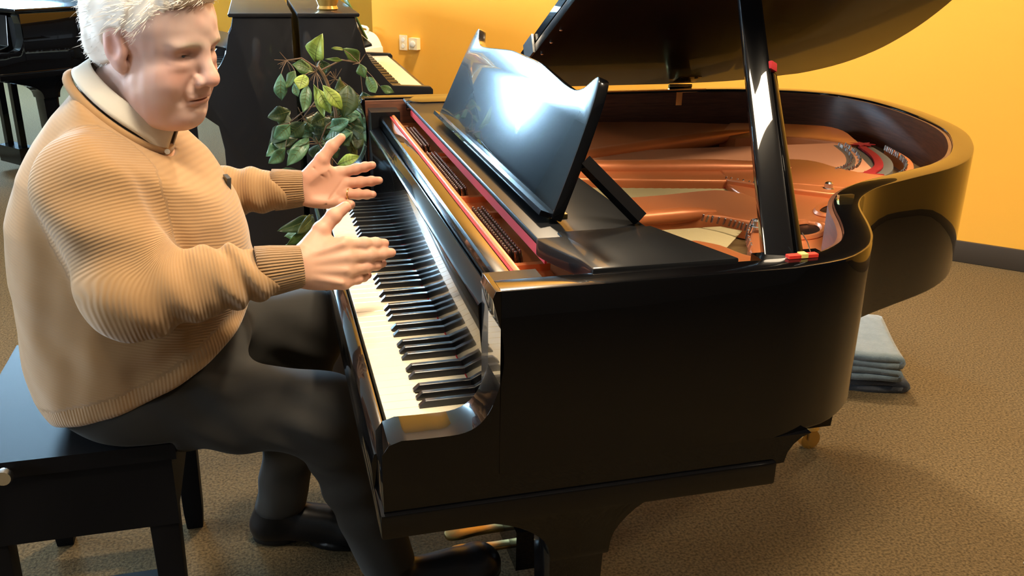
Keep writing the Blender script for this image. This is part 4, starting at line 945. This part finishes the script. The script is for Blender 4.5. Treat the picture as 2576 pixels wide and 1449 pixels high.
# ================================================================== UPRIGHT PIANOS
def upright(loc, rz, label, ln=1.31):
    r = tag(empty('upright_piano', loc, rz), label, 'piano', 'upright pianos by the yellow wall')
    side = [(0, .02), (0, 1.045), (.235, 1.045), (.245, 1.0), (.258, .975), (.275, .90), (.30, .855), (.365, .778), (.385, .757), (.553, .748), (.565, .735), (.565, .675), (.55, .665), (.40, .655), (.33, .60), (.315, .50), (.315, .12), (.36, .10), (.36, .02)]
    for a in (0, ln-.035): prism('side_panel', side, a, a+.035, 'hazed_black', r, 'y', .004)
    prism('top_lid', [(-.004, 1.046), (-.004, 1.062), (.25, 1.062), (.254, 1.055), (.25, 1.046)], -.012, ln+.012, 'hazed_black', r, 'y', .003)
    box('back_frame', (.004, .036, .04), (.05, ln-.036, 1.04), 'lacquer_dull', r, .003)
    prism('upper_panel', [(.19, .80), (.19, 1.04), (.225, 1.04), (.25, .83), (.25, .80)], .036, ln-.036, 'hazed_black', r, 'y', .003)
    prism('music_ledge', [(.25, .872), (.252, .884), (.335, .905), (.338, .893)], .30, ln-.30, 'hazed_black', r, 'y', .002)
    prism('fallboard', [(.255, .755), (.262, .845), (.285, .85), (.296, .84), (.285, .755)], .036, ln-.036, 'hazed_black', r, 'y', .003)
    box('key_bed', (.20, .036, .665), (.56, ln-.036, .705), 'hazed_black', r, .004)
    box('key_slip', (.535, .036, .705), (.556, ln-.036, .728), 'hazed_black', r, .003)
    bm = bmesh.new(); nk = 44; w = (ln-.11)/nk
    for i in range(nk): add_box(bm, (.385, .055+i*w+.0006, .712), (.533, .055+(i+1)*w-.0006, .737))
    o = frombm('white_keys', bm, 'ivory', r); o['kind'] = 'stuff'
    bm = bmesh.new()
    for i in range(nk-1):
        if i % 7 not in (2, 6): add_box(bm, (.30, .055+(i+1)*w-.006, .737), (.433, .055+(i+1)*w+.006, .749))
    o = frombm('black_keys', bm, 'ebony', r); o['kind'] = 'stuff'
    box('lower_panel', (.26, .036, .09), (.285, ln-.036, .665), 'hazed_black', r, .004); box('plinth', (.20, .036, .0), (.32, ln-.036, .09), 'hazed_black', r, .004)
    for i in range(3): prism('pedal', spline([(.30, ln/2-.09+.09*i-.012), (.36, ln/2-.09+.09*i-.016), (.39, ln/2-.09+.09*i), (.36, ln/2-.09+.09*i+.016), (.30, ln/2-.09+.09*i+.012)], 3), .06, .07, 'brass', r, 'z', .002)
    for a in (.04, ln-.075): box('front_leg', (.50, a, .0), (.545, a+.035, .665), 'hazed_black', r, .005)
    return r
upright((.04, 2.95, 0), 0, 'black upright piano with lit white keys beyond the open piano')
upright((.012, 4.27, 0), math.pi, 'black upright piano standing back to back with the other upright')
# gilt vase with greenery on top of the upright
vz = tag(empty('vase', (.175, 3.12, 1.0625)), 'gilt vase with green leaves standing on the upright piano', 'vase')
lathe('vase_body', [(.040, 0), (.046, .006), (.040, .018), (.050, .045), (.066, .09), (.062, .13), (.045, .16), (.050, .175)], 'gold_glaze', vz, (0, 0, 0), 28)
mbk = tag(prism('music_book', [(0, 0), (.006, 0), (.006, .20), (0, .20)], 0, .26, 'paper', None, 'y', .001), 'music book with painted-on green reflection leaning on the desk of the far upright', 'book')
mbk.location = (.372, 3.40, .9075); mbk.rotation_euler = (0, -.45, 0)
mat('green_reflection', (.06, .16, .05), rough=.4, coat=.4, noise=(14, (.03, .09, .03), (.2, .3, .06), 3)); mbk.data.materials.clear(); mbk.data.materials.append(M['green_reflection'])  # green reflection painted as the colour of the book

# ================================================================== ARTIFICIAL PLANT
LEAVES = [(0.027, 1.651, 1.022, 0.044, 1.603, 1.103, 0.049, 1), (0.017, 1.667, 0.955, 0.042, 1.652, 0.857, 0.025, 1), (0.028, 1.649, 0.944, 0.06, 1.625, 0.874, 0.031, 1), (0.04, 1.619, 0.958, 0.092, 1.618, 0.885, 0.033, 1), (-0.009, 1.632, 0.987, -0.027, 1.603, 0.949, 0.036, 1), (0.023, 1.737, 0.982, -0.039, 1.729, 1.005, 0.036, 0), (-0.034, 1.669, 0.995, -0.062, 1.66, 0.947, 0.026, 0), (-0.073, 1.676, 0.987, -0.077, 1.689, 0.907, 0.025, 2), (-0.036, 1.77, 0.944, -0.026, 1.759, 0.905, 0.015, 2), (0.167, 1.769, 1.006, 0.114, 1.725, 1.049, 0.033, 0), (0.114, 1.721, 1.046, 0.074, 1.676, 1.056, 0.01, 0), (0.108, 1.71, 1.017, 0.054, 1.668, 1.027, 0.01, 0), (0.153, 1.668, 1.012, 0.168, 1.666, 0.968, 0.026, 0), (0.176, 1.682, 0.971, 0.194, 1.64, 0.929, 0.031, 0), (0.118, 1.681, 0.947, 0.096, 1.659, 0.856, 0.046, 3), (0.114, 1.715, 0.943, 0.08, 1.682, 0.933, 0.039, 3), (0.166, 1.74, 0.919, 0.176, 1.728, 0.865, 0.036, 3), (0.154, 1.721, 0.91, 0.099, 1.702, 0.898, 0.039, 3), (-0.057, 1.761, 0.823, -0.119, 1.758, 0.765, 0.031, 3), (-0.058, 1.673, 0.838, -0.108, 1.679, 0.794, 0.031, 2), (-0.067, 1.785, 0.803, -0.126, 1.775, 0.733, 0.031, 3), (-0.079, 1.775, 0.767, -0.134, 1.752, 0.728, 0.026, 2), (-0.075, 1.729, 0.757, -0.128, 1.714, 0.714, 0.028, 2), (-0.015, 1.711, 0.836, -0.064, 1.723, 0.794, 0.036, 3), (-0.006, 1.725, 0.832, 0.003, 1.751, 0.794, 0.023, 2), (-0.005, 1.726, 0.787, -0.076, 1.683, 0.711, 0.031, 2), (-0.004, 1.701, 0.779, -0.053, 1.719, 0.729, 0.023, 3), (0.046, 1.707, 0.779, 0.118, 1.659, 0.813, 0.043, 2), (0.056, 1.685, 0.821, 0.112, 1.64, 0.851, 0.028, 2), (0.03, 1.789, 0.75, 0.011, 1.817, 0.698, 0.03, 3), (0.131, 1.762, 0.853, 0.142, 1.76, 0.755, 0.036, 3), (0.154, 1.757, 0.804, 0.137, 1.721, 0.743, 0.03, 3), (0.071, 1.631, 0.721, 0.14, 1.623, 0.745, 0.031, 1), (0.0, 1.7, 0.947, -0.019, 1.654, 0.876, 0.026, 2), (0.084, 1.788, 0.833, 0.046, 1.773, 0.802, 0.031, 3), (0.048, 1.721, 0.846, 0.005, 1.696, 0.833, 0.03, 3), (0.214, 1.686, 0.941, 0.253, 1.667, 0.925, 0.02, 0), (0.048, 1.766, 1.014, 0.059, 1.775, 0.97, 0.03, 3), (0.095, 1.703, 0.816, 0.113, 1.654, 0.768, 0.036, 3), (0.019, 1.762, 0.846, -0.003, 1.733, 0.814, 0.026, 3), (0.129, 1.732, 0.81, 0.167, 1.684, 0.789, 0.03, 3), (-0.041, 1.743, 0.756, -0.063, 1.724, 0.722, 0.026, 3), (0.03, 1.72, 0.751, 0.052, 1.703, 0.712, 0.03, 3), (0.054, 1.699, 0.761, 0.077, 1.693, 0.726, 0.03, 3)]
NODES = [(0.029, 1.72, 0.984), (-0.053, 1.72, 1.018), (0.026, 1.72, 0.767), (-0.058, 1.72, 0.834), (0.085, 1.72, 0.961), (0.158, 1.72, 1.006), (-0.017, 1.72, 0.849), (0.085, 1.72, 0.845)]

def leaf_mat(n, a, b, r=.45):
    m = mat(n, a, rough=r, noise=(30, a, b, 3), bump=(120, .2, .001)); m.node_tree.nodes['Principled BSDF'].inputs['Transmission Weight'].default_value = 0; return m
leaf_mat('leaf_green', (.045, .10, .025), (.085, .16, .04)); leaf_mat('leaf_lit', (.20, .30, .045), (.33, .42, .08)); leaf_mat('leaf_teal', (.06, .16, .09), (.13, .26, .15), .35); leaf_mat('leaf_dark', (.022, .05, .02), (.05, .085, .035))  # the yellow-green one has light on the lit leaves put into its colour
mat('leaf_vein', (.11, .13, .03), rough=.6)
pl = tag(empty('potted_plant', (.05, 1.74, 0)), 'artificial leafy plant behind the bass end of the open piano', 'plant')
def PlP(o): o.parent = pl; o.matrix_parent_inverse = Matrix.Translation(-pl.location); return o
PlP(lathe('pot', [(.10, 0), (.115, .02), (.135, .20), (.15, .24), (.15, .26), (.13, .26), (.125, .23), (.02, .225)], 'pot', None, (.05, 1.74, 0), 28))
def leaf(b, t, w, mname, rs):
    b, t = Vector(b), Vector(t); d = t-b; L = d.length; d.normalize(); view = Vector((-.07, -1, .12)); sd = d.cross(view).normalized(); n = sd.cross(d).normalized()
    a = rs.uniform(-.5, .5); sd, n = sd*math.cos(a)+n*math.sin(a), n*math.cos(a)-sd*math.sin(a)
    NL = 9; V = []; F = []; prof_ = [.03, .42, .78, .97, 1.0, .9, .7, .42, .0]; bend = rs.uniform(-.10, .16); cup = rs.uniform(.10, .35); ph = rs.uniform(0, 6)
    for i in range(NL):
        u = i/(NL-1)
        for j in (-1, -.5, 0, .5, 1):
            hw = prof_[i]*w/2*j*(1+.10*math.sin(9*u+ph)*abs(j)); p = b+d*L*u+sd*hw+n*(bend*L*math.sin(math.pi*u)+cup*abs(hw)+.10*w*math.sin(7*u+ph+j)*abs(j)); V.append(p)
    for i in range(NL-1):
        for j in range(4): F.append((i*5+j, i*5+j+1, (i+1)*5+j+1, (i+1)*5+j))
    me = bpy.data.meshes.new('leaf'); me.from_pydata([tuple(v) for v in V], [], F); me.update(); o = PlP(link('leaf', me, mname, None, smooth=True))
    md = o.modifiers.new('thick', 'SOLIDIFY'); md.thickness = .0007
    if w > .02:
        bm = bmesh.new(); add_tube(bm, [V[i*5+2]+n*.0004 for i in range(NL)], [.0011*(1-.8*i/NL) for i in range(NL)], 4)
        for i in (2, 3, 4, 5):
            for j in (0, 4): add_tube(bm, [V[i*5+2]+n*.0004, (V[i*5+2]*.25+V[(i+1)*5+j]*.75)+n*.0006], [.0006, .0003], 3)
        v = frombm('vein', bm, 'leaf_vein', o)
    return o
rs = np.random.RandomState(8)
for bx, by, bz, tx, ty, tz_, w, k in LEAVES: leaf((bx, by, bz), (tx, ty, tz_), w*(1.2 if k in (0, 1) else 1.5), ('leaf_green', 'leaf_lit', 'leaf_teal', 'leaf_dark')[k], rs)
for k in range(22):                                             # thick lower cluster
    b = Vector((rs.uniform(-.09, .15), rs.uniform(1.74, 1.84), rs.uniform(.76, .87))); a = rs.uniform(2.6, 6.8); r = rs.uniform(.05, .085)
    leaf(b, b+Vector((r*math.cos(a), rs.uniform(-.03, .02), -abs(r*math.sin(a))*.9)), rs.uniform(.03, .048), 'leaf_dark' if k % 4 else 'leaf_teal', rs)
for k in range(26):                                             # lower foliage hidden by the piano
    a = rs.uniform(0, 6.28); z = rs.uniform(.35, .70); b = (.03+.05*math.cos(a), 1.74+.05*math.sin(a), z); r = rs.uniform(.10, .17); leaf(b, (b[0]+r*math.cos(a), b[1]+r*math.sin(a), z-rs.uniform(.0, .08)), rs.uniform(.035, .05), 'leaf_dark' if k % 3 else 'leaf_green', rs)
trunk = [(.05, 1.74, .22), (.045, 1.745, .45), (.06, 1.74, .70), (.082, 1.735, .84), (.06, 1.725, .95), (.034, 1.72, 1.0)]
PlP(tube('trunk', spline(trunk, 5), .0055, 'bark', None, 7))
for i, nd in enumerate(NODES):
    at = Vector(spline(trunk, 5)[min(24, max(8, int((nd[2]-.22)/.78*25-2)))]); ndv = Vector(nd); mid = at.lerp(ndv, .55)+Vector((0, .0, .02)); PlP(tube('branch', [tuple(at), tuple(mid), tuple(ndv)], [.0032, .0026, .002], 'bark', None, 6))
    for q in range(7):
        a = rs.uniform(0, 6.28); l = rs.uniform(.018, .038); PlP(tube('twig', [tuple(ndv), tuple(ndv+Vector((math.cos(a), rs.uniform(-.5, .3), math.sin(a)))*l)], [.0013, .0007], 'bark', None, 4))
for bx, by, bz, tx, ty, tz_, w, k in LEAVES:
    b = Vector((bx, by, bz)); nn = min(NODES, key=lambda q: (Vector(q)-b).length); PlP(tube('leaf_stalk', [nn, tuple(b.lerp(Vector(nn), .4)+Vector((0, 0, .004))), tuple(b)], [.0012, .001, .0009], 'bark', None, 4))

# ================================================================== PORTABLE AIR CONDITIONER AND WALL PLATES
wang = math.atan2(-n_w.y, -n_w.x)                              # local +x looks into the room
ac_p = Vector((.50, (c_w-n_w.x*.50)/n_w.y))-n_w*.135
ac = tag(empty('air_conditioner', (ac_p.x, ac_p.y, 0), wang), 'white portable air conditioner standing against the yellow wall', 'appliance')
sec = [(-.11, 0), (-.11, .70)] + spline([(-.105, .76), (-.07, .815), (0, .835), (.06, .815), (.10, .755), (.11, .68)], 4) + [(.11, 0)]
def ac_shell():
    bm = bmesh.new(); pts = spline([(-.15, .06), (-.15, .68), (-.14, .76), (-.10, .82), (-.04, .84), (.04, .84), (.10, .82), (.14, .76), (.15, .68), (.15, .06)], 4)
    add_prism(bm, pts, -.11, .10, 'x'); bmesh.ops.recalc_face_normals(bm, faces=bm.faces); bevel(bm, .02, 3, ang=50); frombm('housing', bm, 'white_plastic', ac, auto=40)
    prism('front_panel', spline([(-.115, .10), (-.115, .66), (-.10, .74), (-.06, .78), (.06, .78), (.10, .74), (.115, .66), (.115, .10)], 4), .098, .104, 'grey_plastic', ac, 'x', .002)
    tube('front_trim', [(.104, y, z) for y, z in spline([(-.125, .10), (-.125, .67), (-.108, .75), (-.065, .792), (.065, .792), (.108, .75), (.125, .67), (.125, .10)], 4)], .007, 'white_plastic', ac, 6)
    lathe('dial', [(.03, 0), (.03, .012), (.024, .02)], 'white_plastic', ac, (.03, .0, .837), 20); tube('handle', spline([(-.06, -.07, .825), (-.06, -.07, .865), (-.06, .07, .865), (-.06, .07, .825)], 4), .008, 'white_plastic', ac, 8)
    for y in (-.11, .11):
        for x in (-.08, .07): lathe('foot', [(.018, 0), (.02, .03), (.018, .062)], 'grey_plastic', ac, (x, y, 0), 12)
ac_shell()
def plate(x, z, w, h, d, label, cat, name):
    p = Vector((x, (c_w-n_w.x*x)/n_w.y)); r = tag(empty(name, (p.x, p.y, z), wang), label, cat); box('cover', (0, -w/2, -h/2), (d, w/2, h/2), 'plate_plastic', r, .003); return r
r = plate(.702, .785, .052, .085, .008, 'pale wall outlet plate next to the air conditioner', 'outlet', 'wall_outlet')
for z in (-.018, .018): lathe('socket', [(.012, 0), (.012, .002)], 'white_plastic', r, (0, 0, 0), 14).matrix_local = Matrix.Translation((.008, 0, z)) @ Matrix.Rotation(math.pi/2, 4, 'Y')
r = plate(.765, .785, .058, .066, .035, 'pale plug-in timer box on the yellow wall', 'plug box', 'plug_in_box'); lathe('timer_dial', [(.018, 0), (.018, .004), (.012, .006)], 'white_plastic', r, (0, 0, 0), 18).matrix_local = Matrix.Translation((.035, 0, 0)) @ Matrix.Rotation(math.pi/2, 4, 'Y')

# ================================================================== FOLDED BLANKETS
def blanket(name, label, mname, corner, ang, w, dpt, z0, layers, th):
    r_ = np.random.RandomState(len(label)); path = []; 
    for k in range(layers):
        z = z0+th*(k+.5); xs = np.linspace(0, w, 9) if k % 2 == 0 else np.linspace(w, 0, 9)
        for j, x in enumerate(xs):
            path.append((x, z+r_.uniform(-.0015, .0015)))
        if k < layers-1:
            s_ = 1 if k % 2 == 0 else -1; xe = w if k % 2 == 0 else 0
            for a in (-50, 0, 50): path.append((xe+s_*th*.5*math.cos(math.radians(a)), z+th*.5+th*.5*math.sin(math.radians(a))))
    L = offset_poly(path, th*.46); R_ = offset_poly(path, -th*.46); n = len(path); ND = 10; V = []; F = []
    ring = L+R_[::-1]; m_ = len(ring)
    for i in range(ND):
        v = dpt*i/(ND-1)
        for k, (x, z) in enumerate(ring): V.append((-w+x+.004*math.sin(9*v+k*.3), v+.004*math.sin(5*x*7+z*60), max(z+.002*math.sin(14*v+x*9)*(1 if z > z0+th else 0), z0+.0005)))
    for i in range(ND-1):
        for k in range(m_): F.append((i*m_+k, i*m_+(k+1) % m_, (i+1)*m_+(k+1) % m_, (i+1)*m_+k))
    for i in (0, ND-1):
        for k in range(n-1): F.append((i*m_+k, i*m_+k+1, i*m_+(m_-2-k), i*m_+(m_-1-k)))
    me = bpy.data.meshes.new(name); me.from_pydata(V, [], F); me.update(); bm = bmesh.new(); bm.from_mesh(me); bmesh.ops.recalc_face_normals(bm, faces=bm.faces); bm.to_mesh(me); bm.free()
    o = link(name, me, mname, None, smooth=True); o.location = (corner[0], corner[1], 0); o.rotation_euler = (0, 0, ang); return tag(o, label, 'blanket')
blanket('folded_blanket', 'dark folded blanket lying on the carpet under the pale one', 'dark_blanket', (1.80, 1.125), math.radians(-22), .40, .40, 0, 2, .024)
blanket('folded_blanket', 'pale blue folded blanket on top of the dark one behind the piano', 'blue_blanket', (1.765, 1.115), math.radians(-24), .36, .36, .0505, 4, .022)
tag(tube('carpet_scrap', [(1.52, .30, .003), (1.53, .298, .004), (1.545, .297, .003)], .002, 'white_plastic', None, 6), 'tiny white scrap of thread lying on the bare carpet', 'scrap')
